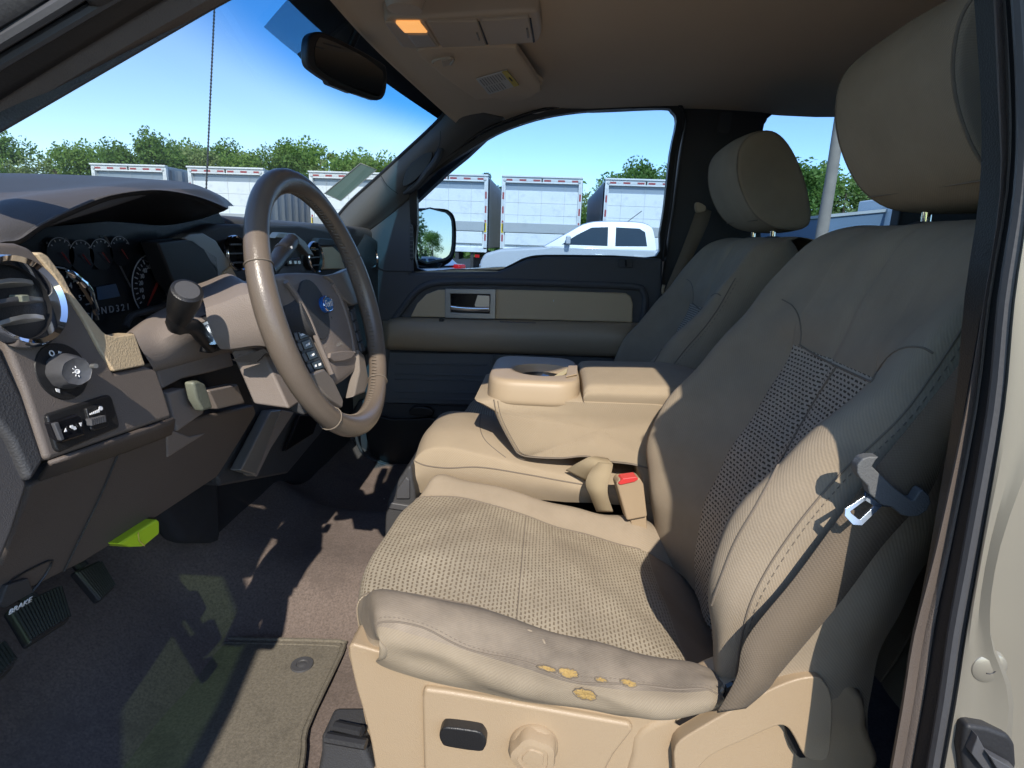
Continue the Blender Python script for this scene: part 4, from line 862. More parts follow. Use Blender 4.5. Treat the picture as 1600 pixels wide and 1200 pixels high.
def cush_rows():
    rows = []
    def row(xc, xe, f, dz=0):
        pts = []
        for q, T in ((-.262, Tlo), (-.272, 'a'), (-.274, 'b'), (-.262, Tst), (-.245, 'c'), (-.222, Tcr), (-.20, 'd'), (-.184, Tse), (-.178, Tse), (-.12, 'e'), (-.06, Tmi), (0, Tmi)):
            k = abs(q)/.27; x = xc*(1-k**3)+xe*k**3
            if T == 'a': z = ip(Tlo, x)*.65+ip(Tst, x)*.35
            elif T == 'b': z = ip(Tlo, x)*.25+ip(Tst, x)*.75
            elif T == 'c': z = (ip(Tst, x)+ip(Tcr, x))/2+.004
            elif T == 'd': z = (ip(Tcr, x)*.55+ip(Tse, x)*.45)
            elif T == 'e': z = (ip(Tse, x)+ip(Tmi, x))/2
            else: z = ip(T, x)
            pts.append((q, x, z*f+dz))
        pts = [(q*(1-.12*smooth01(.19, .26, x)*(abs(q) > .25)), x, z) for q, x, z in pts]
        full = pts+[(-q, x, z) for q, x, z in pts[-2::-1]]
        return [V(x+(.055*max(0, -q-.02)*max(0, min(1, (-x)/.2))), SY+q, z-.075*q) for q, x, z in full]
    # front face rising
    def front(x_c, x_e, z):
        r = row(x_c, x_e, 1)
        out = []
        for p in r:
            q = p.y-SY; k = abs(q)/.27; out.append(V(.055*max(0, -q-.02)+x_c*(1-k**4)+x_e*k**4 if k < .95 or z > -.49 else -.15, p.y if k < .93 or z > -.49 else SY+q*.88, max(min(z-.075*q, p.z), (-.500-.075*q) if k > .93 else -9)))
        return out
    rows.append(front(-.225, -.150, -.560)); rows.append(front(-.247, -.165, -.535)); rows.append(front(-.254, -.176, -.505)); rows.append(front(-.250, -.184, -.478))
    for x in CXs[2:]: k2 = max(0, 1-(x+.20)/.1) if x < -.1 else 0; rows.append(row(x-.032*k2, x+.014*k2, 1))
    return rows
cr_ = cush_rows(); NR = len(cr_)
ncol = len(cr_[0])
def cush_mat(a, b):
    r_ = a*(NR-1); c = abs(b-.5)*(ncol-1)
    if 3.0 < r_ < 12.4 and c < 3.85: return 1
    if b < .5 and 4 < c < 8.2 and r_ > 2.6: return 2
    if b < .5 and c >= 8.2: return 3
    return 0
def cush_disp(a, b, p):
    d = .0012*math.sin(p.x*50+p.y*30)
    if b < .20:      # slack, creased cloth down the worn side
        k = smooth01(.0, .06, b)*(1-smooth01(.14, .20, b))*smooth01(.22, .36, a); d += k*(.0035*math.sin(p.x*46+p.z*90)+.004*math.sin(p.x*24-p.z*60+1)-.003*smooth01(-.05, .05, p.x))
    return d
m = MB(); m.grid(cr_, 5, 5, mi=cush_mat, disp=cush_disp); cu = m.build('cushion', ['seat_cloth', 'seat_insert', 'seat_cloth_worn', 'seat_cloth_side'], st1, ang=60); ct = bvh(m)
def yseam(q, x0, x1, name, par, r, T, q2=None, mt='stitch', dash=False, tree=None):
    tree = tree or ct; pp = []
    for k in range(160):
        x = x0+(x1-x0)*k/159; y = SY+q+(0 if q2 is None else (q2-q)*k/159)
        h = tree.ray_cast(V(x, y, 0), V(0, 0, -1))
        if h[0]: pp.append(h[0]+V(0, 0, .0003))
    mm = MB()
    if dash:
        for k in range(0, len(pp)-1, 2): mm.tube(pp[k:k+2], r, 5)
    else: mm.tube(pp, r, 6)
    return mm.build(name, mt, par)
yseam(-.181, -.24, .20, 'seam', cu, .0015, 0); yseam(.181, -.24, .20, 'seam', cu, .0015, 0)
yseam(-.262, -.20, .24, 'edge_seam', cu, .0011, 0); yseam(-.2585, -.20, .24, 'stitching', cu, .0005, 0, dash=True); yseam(.258, -.20, .24, 'edge_seam', cu, .0014, 0)
pp = []
for k in range(60):
    y = SY-.18+.36*k/59; h = ct.ray_cast(V(-.02, y, 0), V(0, 0, -1)); pp.append(h[0]+V(0, 0, .0002))
mm = MB(); mm.tube(pp, .0008, 5); mm.build('seam', 'seat_cloth_worn', cu)
# torn places: foam bulging through ragged slits
for (a, b, w_, h_) in ((855, 1045, 24, 4), (888, 1051, 22, 8), (939, 1062, 14, 4), (983, 1068, 18, 6), (914, 1084, 26, 11)):
    c, n = hit(ct, a, b)
    if not c: continue
    e, _ = hit(ct, a+8, b+2); ux = (e-c).normalized(); uy = n.cross(ux).normalized(); sc_ = .62/920; r = random.Random(a)
    m = MB(); N = 26
    rim = [c+n*.0006+ux*math.cos(t)*w_*sc_*.5*1.6*(1+r.uniform(-.12, .12))+uy*math.sin(t)*h_*sc_*.95*(1+r.uniform(-.2, .2)) for t in [2*math.pi*k/N for k in range(N)]]
    m.fan(rim); m.tube([p+n*.0003 for p in rim], .0007, 5, closed=True); tear = m.build('tear', 'seat_cloth_worn', cu)
    m = MB(); rr = []
    for k, hh in ((1.0, .0007), (.85, .0012), (.5, .0014), (.05, .0012)):
        rr.append([c+n*(hh+r.uniform(-.0004, .0006))+(p-c-n*.0006)*.93*k*(1+r.uniform(-.08, .08)) for p in rim])
    m.grid(rr, 1, 1, closed=True); m.build('foam', 'foam', tear, ang=180)
    m = MB()
    for k in range(16):
        a_ = rim[r.randrange(N)]; b_ = a_+(c-a_)*r.uniform(.15, .5)+ux*r.uniform(-.002, .002)+n*r.uniform(.0006, .002); m.tube([a_+n*.0006, (a_+b_)/2+n*.0012, b_], .00028, 4)
    m.build('frayed_thread', 'seat_cloth_side', tear)
for (a, b) in ((828, 985), (850, 1002)):
    c, n = hit(ct, a, b); m = MB(); m.lathe([(0, .0006), (.002, .0006), (.0035, 0)], c, n, 9, sx=.4); m.build('frayed_spot', 'seat_cloth', cu)
# --- lower trim of the seat, near side (real plastic shell 3 cm thick)
Ys = .602
sb = MB(); sb.slab([PY(a, b, Ys) for a, b in [(551, 1006), (545, 1022), (556, 1075), (572, 1130), (586, 1200), (594, 1290), (1350, 1290), (1352, 1190), (1340, 1110), (1150, 1080), (800, 1060), (600, 1020)]], (0, .04, 0), sm=2)
shell = sb.build('side_shield', 'tan_plastic', st1, bevel=.012, segs=4)
m = MB(); m.grid([[PY(551, 1006, Ys+.01), PY(600, 1010, .66), PY(640, 990, .85), PY(690, 960, 1.1)], [PY(545, 1022, Ys+.012), PY(590, 1020, .66), PY(630, 1000, .85), PY(690, 980, 1.1)], [PY(572, 1130, Ys+.02), PY(615, 1100, .66), PY(660, 1060, .85), PY(710, 1020, 1.1)], [PY(590, 1290, Ys+.02), PY(640, 1230, .66), PY(680, 1160, .85), PY(720, 1100, 1.1)]], 3, 3)
m.build('front_shield', 'tan_plastic', st1)
m = MB(); m.slab([PY(a, b, Ys-.008) for a, b in [(662, 1076), (700, 1081), (800, 1098), (900, 1116), (985, 1131), (990, 1142), (960, 1180), (930, 1235), (900, 1290), (690, 1290), (664, 1270), (661, 1180), (659, 1090)]], (0, .02, 0)); pnl = m.build('control_panel', 'tan_plastic', st1, bevel=.005, segs=3)
m = MB(); m.slab([PY(a, b, Ys-.022) for a, b in [(686, 1150), (690, 1140), (700, 1137), (745, 1143), (755, 1149), (760, 1160), (757, 1170), (748, 1175), (700, 1168), (690, 1162)]], (0, .016, 0), sm=3); m.build('seat_switch', 'black_plastic', pnl, bevel=.005, segs=4)
m = MB(); kc = PY(834, 1163, Ys-.008); m.lathe([(.0295, 0), (.0295, -.004), (.027, -.008)], kc, (0, 1, 0), 40); m.build('knob_base', 'tan_plastic', pnl)
m = MB(); m.lathe([(.028, 0), (.0275, -.010), (.0255, -.016), (.018, -.0175), (.0175, -.0165), (.013, -.0165), (.012, -.018), (0, -.0185)], kc+V(0, -.004, 0), (0, 1, 0), 70, lobes=5, la=.055); m.build('lumbar_knob', 'tan_plastic', pnl, ang=50)
# recliner cover and handle at the back corner
m = MB(); m.slab([PY(a, b, Ys-.004) for a, b in [(1040, 1122), (1090, 1094), (1150, 1068), (1240, 1046), (1300, 1052), (1350, 1090), (1356, 1140), (1352, 1240), (1000, 1270), (985, 1180), (1000, 1140)]], (0, .06, 0), sm=2); rc = m.build('hinge_cover', 'tan_plastic', st1, bevel=.01, segs=4)
m = MB(); m.slab([PY(a, b, Ys-.022) for a, b in [(1056, 1166), (1090, 1140), (1180, 1090), (1232, 1066), (1270, 1058), (1288, 1066), (1300, 1092), (1300, 1140), (1294, 1186), (1268, 1188), (1256, 1180), (1240, 1150), (1228, 1136), (1210, 1136), (1160, 1158), (1110, 1182), (1080, 1215), (1058, 1230), (1054, 1200)]], (0, .024, 0), sm=3); m.build('recliner_handle', 'tan_plastic', rc, bevel=.006, segs=4)
m = MB(); m.slab([PY(a, b, Ys-.010) for a, b in [(1228, 1138), (1245, 1146), (1262, 1178), (1250, 1184), (1236, 1168)]], (0, .006, 0), sm=2); m.build('handle_gap', 'black_plastic', rc)
m = MB(); m.slab([PY(a, b, Ys-.008) for a, b in [(1056, 1130), (1133, 1085), (1136, 1075), (1148, 1069), (1140, 1088), (1062, 1134)]], (0, .006, 0)); m.build('belt_slot', 'black_gloss', rc); m = MB(); m.slab([PY(a, b, Ys-.009) for a, b in [(1226, 1052), (1238, 1050), (1240, 1060), (1226, 1058)]], (0, .006, 0)); m.build('belt_slot', 'black_gloss', rc)
m = MB(); m.slab([PY(a, b, Ys-.006) for a, b in [(1055, 1118), (1120, 1082), (1134, 1076), (1133, 1088), (1056, 1130)]], (0, .01, 0)); m.build('slot_rim', 'tan_plastic', rc, bevel=.003)
# seat back lower corner behind the cover
m = MB(); m.slab([PY(a, b, Ys+.02) for a, b in [(1290, 1056), (1330, 1070), (1356, 1110), (1352, 1250), (1280, 1260)]], (0, .10, 0), sm=2); m.build('rear_corner', 'seat_cloth', st1, bevel=.015, segs=4)
m = MB(); m.box((.09, SY, -.73), (.5, .40, .14)); m.build('seat_frame', 'black_plastic', st1)
m = MB(); m.slab([PY(a, b, .60) for a, b in [(500, 1150), (560, 1150), (585, 1210), (590, 1290), (480, 1290), (500, 1180)]], (0, .05, 0)); rl = m.build('track_cover', 'dark_trim', st1, bevel=.008)
m = MB(); m.tube([PY(524, 1134, .61), PY(566, 1143, .60)], .006, 8, flat=1.2); m.tube([PY(510, 1152, .595), PY(572, 1163, .59)], .006, 8, flat=1.2); m.build('track_rail', 'rubber', rl)
# --- the passenger seat repeats the driver one
DX, DY, DZ = .022, .815, -.012
def copy_shift(o, par):
    c = o.copy(); C.objects.link(c); c.parent = par
    for ch in list(o.children): copy_shift(ch, c)
    return c
st2 = st1.copy(); C.objects.link(st2); st2.location = Vector(st1.location)+Vector((DX, DY, DZ)); st2['label'] = 'passenger seat by the far door, backrest in blue window light'
for ch in list(st1.children):
    if ch.name.split('.')[0] in ('backrest', 'headrest'): copy_shift(ch, st2)
# its cushion has no tears
c = cu.copy(); C.objects.link(c); c.parent = st2
m = MB(); m.box((.09, SY+DY, -.73), (.5, .40, .2)); m.build('seat_frame', 'black_plastic', st2)
# ================================================================== CENTRE SEAT
cs = thing('center_seat', 'tan centre seat cushion with its backrest folded forward as armrest and cup holder', 'seat', (0, 1.26, -.82))
yn, yf = 1.128, 1.395
# cushion : rows front-bottom to rear, columns near to far
def crow(fx_, z_, drop=0, side=-.52):
    return [V(fx_+.02, yn+.012, side), V(fx_+.006, yn-.003, (side+z_)/2), V(fx_, yn, z_-.012), V(fx_, yn+.012, z_-.001), V(fx_, yn+.07, z_+.014-drop), V(fx_, 1.26, z_+.016-drop), V(fx_, yf-.07, z_+.012-drop), V(fx_, yf-.012, z_-.002), V(fx_+.006, yf, (side+z_)/2), V(fx_+.02, yf-.012, side)]
rows = [[V(-.25, y, -.53) for y in (yn+.02, yn+.01, yn+.01, yn+.02, yn+.07, 1.26, yf-.07, yf-.02, yf-.01, yf-.02)]]
rows += [[V(x+.01*(abs(i-4.5) > 3), p.y, p.z) for i, p in enumerate(crow(x, z))] for x, z in ((-.262, -.505), (-.265, -.47), (-.258, -.438), (-.235, -.415), (-.19, -.408), (-.12, -.418), (-.03, -.438), (.08, -.46), (.22, -.49))]
m = MB(); m.grid(rows, 4, 4, disp=lambda a, b, p: .0012*math.sin(p.x*50+p.y*40)); ccu = m.build('cushion', 'armrest_cloth', cs, ang=60); cct = bvh(m)
seam(cct, [(646, 719), (665, 727), (700, 731), (752, 730), (822, 741), (870, 750), (910, 757)], 'seam', ccu, .0014)
seam(cct, [(752, 644), (750, 668), (760, 690), (790, 715)], 'seam', ccu, .0010)
# folded backrest body: side outline swept across, soft corners
so = [(-.104, -.303), (-.098, -.330), (-.085, -.360), (-.062, -.400), (-.048, -.418), (-.02, -.424), (.04, -.423), (.09, -.416), (.13, -.424), (.19, -.428), (.245, -.44), (.33, -.45), (.36, -.40), (.36, -.303)]
m = MB(); rws = []
for y, s in ((yn+.012, .0), (yn+.002, .5), (yn, .93), (yn+.004, .975), (yn+.02, 1), (yf-.02, 1), (yf-.004, .975), (yf, .93), (yf, .5), (yf-.01, 0)):
    rws.append([V(.12+(x-.12)*s, y, -.36+(z+.36)*s) for x, z in so])
m.grid(rws, 3, 1, closed=True); arb = m.build('armrest_body', 'armrest_cloth', cs, ang=50)
m = MB(); m.tube([V(.12+(x-.12)*.965, yn, -.36+(z+.36)*.965) for x, z in so[:11]], .0014, 6, sm=5); m.build('seam', 'stitch', arb)
m = MB(); m.tube([V(.12+(x-.12)*.93, yn+.0, -.36+(z+.36)*.93) for x, z in so[:11]], .0008, 5, sm=5); m.build('stitching', 'stitch', arb)
# padded lid
def lidrow(x, z0, k=1): return [V(x, yn+.002, -.300), V(x, yn-.003, (-.300+z0)/2), V(x, yn+.004, z0-.008*k), V(x, yn+.02, z0), V(x, 1.26, z0+.004*k), V(x, yf-.02, z0), V(x, yf-.004, z0-.008*k), V(x, yf+.003, (-.300+z0)/2), V(x, yf-.002, -.300)]
m = MB(); m.grid([[V(.083, p.y, -.302) for p in lidrow(.083, -.27)], lidrow(.080, -.285), lidrow(.084, -.272), lidrow(.10, -.266), lidrow(.16, -.264), lidrow(.25, -.262), lidrow(.30, -.264), lidrow(.345, -.272), lidrow(.37, -.285), [V(.37, p.y, -.302) for p in lidrow(.37, -.27)]], 3, 3); m.build('armrest_lid', 'armrest_cloth', cs, ang=50)
# cup holder moulding with a real well
ox, oy, rr_ = -.004, 1.250, .049
m = MB()
def sq(t, a, b, p=5):   # superellipse point
    c, s = math.cos(t), math.sin(t); r = (abs(c)**p+abs(s)**p)**(-1/p); return a*r*c, b*r*s
N = 64; prof = []
hx, hy = .0965, .137; cxm, cym = -.019, (yn+yf)/2
def outl(k, z, e=0): return [V(cxm+sq(2*math.pi*i/N, hx*k+e, hy*k+e)[0], cym+sq(2*math.pi*i/N, hx*k+e, hy*k+e)[1], z) for i in range(N)]
def circ(r, z, sx=1.0): return [V(ox+r*sx*math.cos(2*math.pi*i/N), oy+r*math.sin(2*math.pi*i/N), z) for i in range(N)]
m.grid([outl(.97, -.314), outl(1, -.308), outl(1, -.296), outl(.985, -.276), outl(.95, -.266), outl(.85, -.2635), circ(.069, -.264, 1.04), circ(.061, -.268, 1.04), circ(.055, -.28), circ(.052, -.30)], 1, 2, closed=True)
chm = m.build('cup_holder', 'console_plastic', cs, ang=45)
m = MB(); m.grid([circ(.0535, -.282), circ(.050, -.30), circ(.047, -.33), circ(.045, -.335), circ(.001, -.336)], 1, 1, closed=True); m.build('holder_liner', 'black_plastic', chm)
# keys and folded notes lying in the cup
ky = thing('key_bunch', 'steel key and tan tag lying in the cup holder', 'keys', (-.0, 1.25, -.29))
m = MB(); m.slab([PZ(a, b, -.274) for a, b in [(838, 598), (848, 588), (858, 591), (862, 597), (850, 600)]], (0, 0, .006)); m.build('key_head', 'steel', ky, bevel=.001)
m = MB(); m.slab([PZ(a, b, -.268) for a, b in [(858, 594), (885, 578), (892, 573), (900, 574), (880, 588), (866, 598)]], (0, 0, .003)); m.build('tag', 'key_tag', ky, bevel=.0008)
m = MB(); m.slab([PZ(a, b, -.262) for a, b in [(884, 590), (902, 586), (902, 572), (888, 573)]], (0, 0, .003)); m.build('folded_slip', 'console_plastic', ky, bevel=.0008)
# lap belt folded in the gap, and the buckle
bl = thing('lap_belt', 'loop of tan belt webbing folded between centre seat and driver seat', 'seat belt', PY(930, 750, 1.12))
def ribbon(Lf, Rg, name, mt, par, sm=6, th=.0016):
    m = MB(); m.grid([spline(Lf, sm), [(a+b)/2 for a, b in zip(spline(Lf, sm), spline(Rg, sm))], spline(Rg, sm)]); return m.build(name, mt, par, solid=th)
ribbon([PY(a, b, y) for a, b, y in [(884, 735, 1.125), (905, 722, 1.10), (925, 713, 1.10), (950, 716, 1.12)]], [PY(a, b, y) for a, b, y in [(918, 752, 1.11), (930, 738, 1.09), (942, 728, 1.085), (957, 724, 1.10)]], 'webbing', 'belt_web', bl)
ribbon([PY(a, b, y) for a, b, y in [(935, 722, 1.09), (921, 738, 1.075), (915, 756, 1.07), (922, 775, 1.07), (932, 800, 1.09)]], [PY(a, b, y) for a, b, y in [(958, 725, 1.09), (955, 740, 1.07), (950, 757, 1.06), (950, 775, 1.06), (958, 800, 1.08)]], 'webbing', 'belt_web', bl)
bk = thing('belt_buckle', 'tan seat belt buckle with red release button beside the driver seat', 'buckle', PY(985, 780, 1.06))
m = MB(); m.slab([PY(a, b, 1.055) for a, b in [(963, 756), (968, 749), (1000, 747), (1006, 757), (1012, 808), (980, 814)]], (-.005, .03, 0)); b0 = m.build('buckle_body', 'tan_plastic', bk, bevel=.004, segs=3)
m = MB(); m.slab([PY(a, b, 1.052) for a, b in [(966, 756), (973, 748), (995, 745), (998, 749), (992, 753), (970, 758)]], (-.004, .022, .001)); m.build('release_button', 'red_button', b0, bevel=.0015)
m = MB(); m.slab([PY(a, b, 1.065) for a, b in [(985, 812), (1010, 806), (1013, 850), (990, 850)]], (0, .02, 0)); m.build('buckle_stalk', 'tan_plastic', bk, bevel=.003)
# seat back side filler next to the buckle
m = MB(); m.slab([PY(a, b, 1.13) for a, b in [(990, 722), (1010, 690), (1040, 645), (1060, 640), (1040, 850), (1000, 850), (1000, 745)]], (0, .25, 0)); m.build('lower_back', 'armrest_cloth', cs, bevel=.01)
# black moulding at the floor in front of the centre seat
fc = thing('floor_console', 'black plastic floor moulding in front of the centre seat cushion', 'console', (-.25, 1.2, -.7))
m = MB(); m.slab([PY(a, b, 1.10) for a, b in [(641, 727), (628, 742), (613, 765), (604, 790), (601, 830), (606, 850), (640, 850), (650, 790), (645, 750)]], (0, .22, 0), sm=2); m.build('moulding', 'dark_trim', fc, bevel=.012, segs=3)
m = MB(); m.slab([PY(a, b, 1.095) for a, b in [(608, 785), (640, 790), (638, 800), (606, 795)]], (0, .02, 0)); m.slab([PY(a, b, 1.094) for a, b in [(620, 765), (634, 745), (640, 750), (640, 780), (618, 780)]], (0, .02, 0)); m.build('moulding_lip', 'rubber_grey', fc, bevel=.003)
# ================================================================== BELTS
sbt = thing('seat_belt', 'driver shoulder belt hanging down the seat side with blue lit steel tongue', 'seat belt', PY(1380, 760, .53), 'front seat belts')
up_ = lambda l, Y: [PY(a, b, y) for (a, b), y in zip(l, Y)]
ribbon(up_([(1519, 535), (1500, 570), (1450, 630), (1405, 685), (1372, 726), (1340, 770), (1302, 820), (1240, 904), (1166, 997), (1150, 1058), (1120, 1112)], [.505, .515, .54, .556, .562, .565, .567, .567, .567, .568, .575]),
       up_([(1521, 560), (1500, 640), (1482, 700), (1462, 750), (1440, 785), (1420, 805), (1375, 855), (1310, 942), (1222, 1046), (1200, 1075), (1165, 1105)], [.50, .51, .535, .55, .556, .56, .565, .566, .567, .568, .575]), 'webbing', 'grey_web', sbt)
m = MB(); m.slab([PY(a, b, .540) for a, b in [(1374, 714), (1359, 714), (1348, 717), (1340, 727), (1339, 738), (1344, 747), (1356, 759), (1359, 772), (1378, 789), (1393, 792), (1408, 805), (1421, 808), (1436, 807), (1449, 798), (1455, 785), (1452, 774), (1442, 765), (1437, 768), (1429, 781), (1424, 782), (1397, 762), (1363, 729), (1369, 719)]], (0, .012, 0)); tg = m.build('tongue_grip', 'door_lower', sbt, bevel=.0045, segs=4)
m = MB(); om = [(1355, 760), (1358, 771), (1321, 795), (1320, 806), (1333, 820), (1347, 821), (1375, 794), (1380, 790), (1393, 793), (1388, 784), (1365, 770)]; im = [(1349, 784), (1352, 782), (1329, 799), (1330, 802), (1341, 811), (1344, 812), (1364, 793), (1366, 791), (1365, 790), (1362, 788), (1352, 782)]
TPn = V(.1, 1, -.42); TPd = TPn.dot(PY(1366, 782, .545))
m.ring([PL(a, b, TPn, TPd) for a, b in om], [PL(a, b, TPn, TPd) for a, b in im], (0, .0025, 0)); tp_ = m.build('tongue_plate', 'steel', sbt, bevel=.0006)
text('37704 331', PL(1367, 780, TPn, TPd-.0006), PL(1384, 790, TPn, TPd)-PL(1357, 773, TPn, TPd), (0, .4, 1), .0032, 'dark_ink', 'stamped_number', tp_, .0001)
b2 = thing('seat_belt', 'passenger shoulder belt running down the dark middle pillar', 'seat belt', PY(1085, 380, 1.95), 'front seat belts')
ribbon(up_([(1090, 322), (1075, 365), (1055, 415), (1036, 460)], [1.96, 1.95, 1.95, 1.95]), up_([(1112, 330), (1104, 355), (1078, 410), (1052, 455)], [1.96, 1.95, 1.94, 1.94]), 'webbing', 'grey_web', b2)
m = MB(); m.slab([PY(a, b, 1.945) for a, b in [(1087, 318), (1092, 316), (1103, 322), (1102, 330), (1092, 332), (1088, 330)]], (0, .02, 0), sm=2); m.build('belt_guide', 'tan_plastic', b2, bevel=.004)
m = MB(); m.tube([PY(a, b, 1.94) for a, b in [(1037, 445), (1036, 458), (1044, 460)]], .005, 8, sm=3); m.build('belt_guide', 'tan_plastic', b2)
# ================================================================== DASHBOARD
da = thing('dashboard', 'dark brown dashboard with instrument hood, chrome vents and tan trim', 'dashboard', (-.6, 1.26, -.4))
def D(m, name, mt, par=da, **k): return m.build(name, mt, par, **k)
FX = lambda a, b, o=0: PL(a, b, (1, 0, .25), -.4825+o)       # plane of the fascia left of the wheel
# top pad, from left corner across to the far door
tp_rows = []
for x, dz in ((-1.05, -.04), (-.92, .0), (-.80, .022), (-.70, .030), (-.655, .026), (-.640, .008), (-.645, -.03)):
    tp_rows.append([V(x+.04*(abs(y-1.26)/.8)**2-(.16*(1-smooth01(1.0, 1.2, y)) if x > -.7 else 0), y, dz-.0+(.004 if y > 1 else 0)) for y in (.46, .6, .8, 1.0, 1.2, 1.45, 1.7, 1.9, 2.05)])
m = MB(); m.grid(tp_rows, 3, 3); D(m, 'top_pad', 'dash_top')
# instrument hood
ridge = [(-60, 330), (0, 304), (94, 289), (175, 281), (234, 279), (281, 284), (312, 294), (341, 308), (357, 321)]
lip = [(-60, 400), (0, 378), (30, 373), (66, 350), (125, 322), (180, 303), (250, 296), (312, 307), (357, 325)]
lip2 = [(-60, 408), (0, 386), (34, 380), (72, 355), (130, 328), (184, 309), (250, 302), (308, 312), (350, 330)]
und = [(-60, 405), (0, 388), (42, 372), (66, 358), (100, 350), (150, 346), (205, 348), (262, 352), (316, 342)]
back_ = [V(-.90, y, .015) for y in (.43, .47, .56, .68, .80, .90, 1.0, 1.08, 1.15)]
ridge2 = [PX(a, b, -.62) + V(0, .0, 0) for a, b in ridge]
hood = [back_, [V(-.78, (a.y+b.y)/2, max(a.z, b.z)*.75+.012) for a, b in zip(back_, ridge2)], [PX(a, b+1, -.63) for a, b in ridge], [PX(a, b*.85+c[1]*.15, -.565) for (a, b), c in zip(ridge, lip)], [PX(a, b*.4+c[1]*.6, -.525) for (a, b), c in zip(ridge, lip)], [PX(a, b-1, -.512) for a, b in lip], [PX(a, b+1, -.508) for a, b in lip]]
m = MB(); m.grid(hood, 5, 4); hd_ = D(m, 'instrument_hood', 'dash_top', ang=50)
m = MB(); m.grid([[PX(a, b+1, -.508) for a, b in lip], [PX(a, b, -.512) for a, b in lip2], [PX(a*.9+c[0]*.1, b*.9+c[1]*.1, -.525) for (a, b), c in zip(lip2, und)], [PX((a+c[0])/2, (b+c[1])/2, -.57) for (a, b), c in zip(lip2, und)], [PX(a, b, -.645) for a, b in und]], 5, 3); D(m, 'hood_underside', 'black_plastic', hd_)
# instrument panel
CX0 = -.652
m = MB(); m.slab([PX(a, b, CX0) for a, b in [(20, 360), (340, 330), (400, 420), (380, 560), (160, 570), (60, 470)]], (-.02, 0, 0)); ip_ = D(m, 'instrument_panel', 'gauge_black')
def onp(a, b, o=0): return PX(a, b, CX0+o)
def dial(cx1, cy1, r_, a0, a1, nt_, par, big=False, needle=0, labels=None):
    c = onp(cx1, cy1, .003); g = MB(); g.lathe([(0, 0), (r_, 0), (r_*1.05, .003)], c, (1, 0, 0), 40); d_ = D(g, 'gauge', 'gauge_black', par)
    g = MB(); g.tube([c+V(.003, math.cos(t)*r_, math.sin(t)*r_) for t in [a0+(a1-a0)*k/30 for k in range(31)]], r_*.02, 6); D(g, 'gauge_ring', 'gauge_ink', d_)
    g = MB()
    for k in range(nt_):
        t = a0+(a1-a0)*(k+.5)/nt_; q = V(0, math.cos(t), math.sin(t)); g.tube([c+V(.004, 0, 0)+q*r_*.8, c+V(.004, 0, 0)+q*r_*(.93 if k % 2 else .88)], r_*.018 if big else r_*.04, 4)
    D(g, 'tick_mark', 'gauge_ink', d_)
    q = V(0, math.cos(needle), math.sin(needle)); g = MB(); g.tube([c+V(.006, 0, 0)-q*r_*.15, c+V(.006, 0, 0)+q*r_*.72], [r_*.05, r_*.02], 5); D(g, 'needle', 'needle', d_)
    if labels:
        for k, s in enumerate(labels):
            t = a0+(a1-a0)*(k+.6)/(len(labels)+.2); q = V(0, math.cos(t), math.sin(t)); text(s, c+V(.005, 0, 0)+q*r_*.66, (0, 1, 0), (0, 0, 1), r_*.19, 'gauge_ink', 'gauge_number', d_)
    return d_
# rings run clockwise from lower left to lower right, as seen from the seat
for a, b, l in ((92, 397, 'H'), (125, 400, 'H'), (156, 397, 'F'), (186, 392, 'H')): dial(a, b, .0215, math.pi*.85, math.pi*.15, 5, ip_, needle=-.9)
dial(238, 448, .052, math.pi*1.2, -math.pi*.2, 24, ip_, True, needle=-2.3, labels=['0', '10', '20', '30', '40', '50', '60', '70', '80', '90', '100', '110', '120'])
dial(90, 484, .056, math.pi*1.2, -math.pi*.2, 16, ip_, True, needle=-2.3, labels=['0', '1', '2', '3', '4', '5', '6'])
m = MB(); m.slab([onp(a, b, .004) for a, b in [(150, 449), (180, 443), (187, 463), (153, 469)]], (.001, 0, 0)); D(m, 'display', 'lcd', ip_)
text('P R N D 3 2 1', onp(172, 484, .004), (0, 1, 0), (0, 0, 1), .0145, 'gauge_ink', 'gear_letters', ip_)
m = MB()
for l in ([(73, 378), (84, 396), (106, 412), (124, 414)], [(103, 372), (112, 388), (120, 400), (125, 413)], [(163, 368), (175, 388), (186, 412), (200, 440), (222, 480)]): m.tube([onp(a, b, .004) for a, b in l], .0013, 6, sm=3)
D(m, 'divider', 'rubber_grey', ip_)
m = MB(); m.tube([onp(a, b, .012) for a, b in [(104, 424), (122, 436), (138, 456), (148, 480), (152, 500)]], [.003, .006, .008, .006, .003], 8, sm=4, flat=.6); D(m, 'chrome_arc', 'chrome', ip_)
m = MB(); m.tube([onp(a, b, .012) for a, b in [(222, 404), (240, 410), (256, 424), (268, 442), (274, 458)]], [.0015, .003, .004, .005, .002], 8, sm=4, flat=.6); D(m, 'chrome_arc', 'chrome', ip_)
m = MB(); m.tube([onp(a, b, .02) for a, b in [(196, 510), (205, 494), (225, 487), (250, 480), (275, 474)]], .005, 8, sm=4); D(m, 'cluster_rim', 'dark_trim', ip_)
m = MB(); m.slab([PX(a, b, -.60) for a, b in [(246, 378), (300, 372), (340, 400), (345, 460), (300, 480), (270, 440)]], (-.03, 0, 0)); D(m, 'cluster_side', 'black_plastic', ip_, bevel=.004)
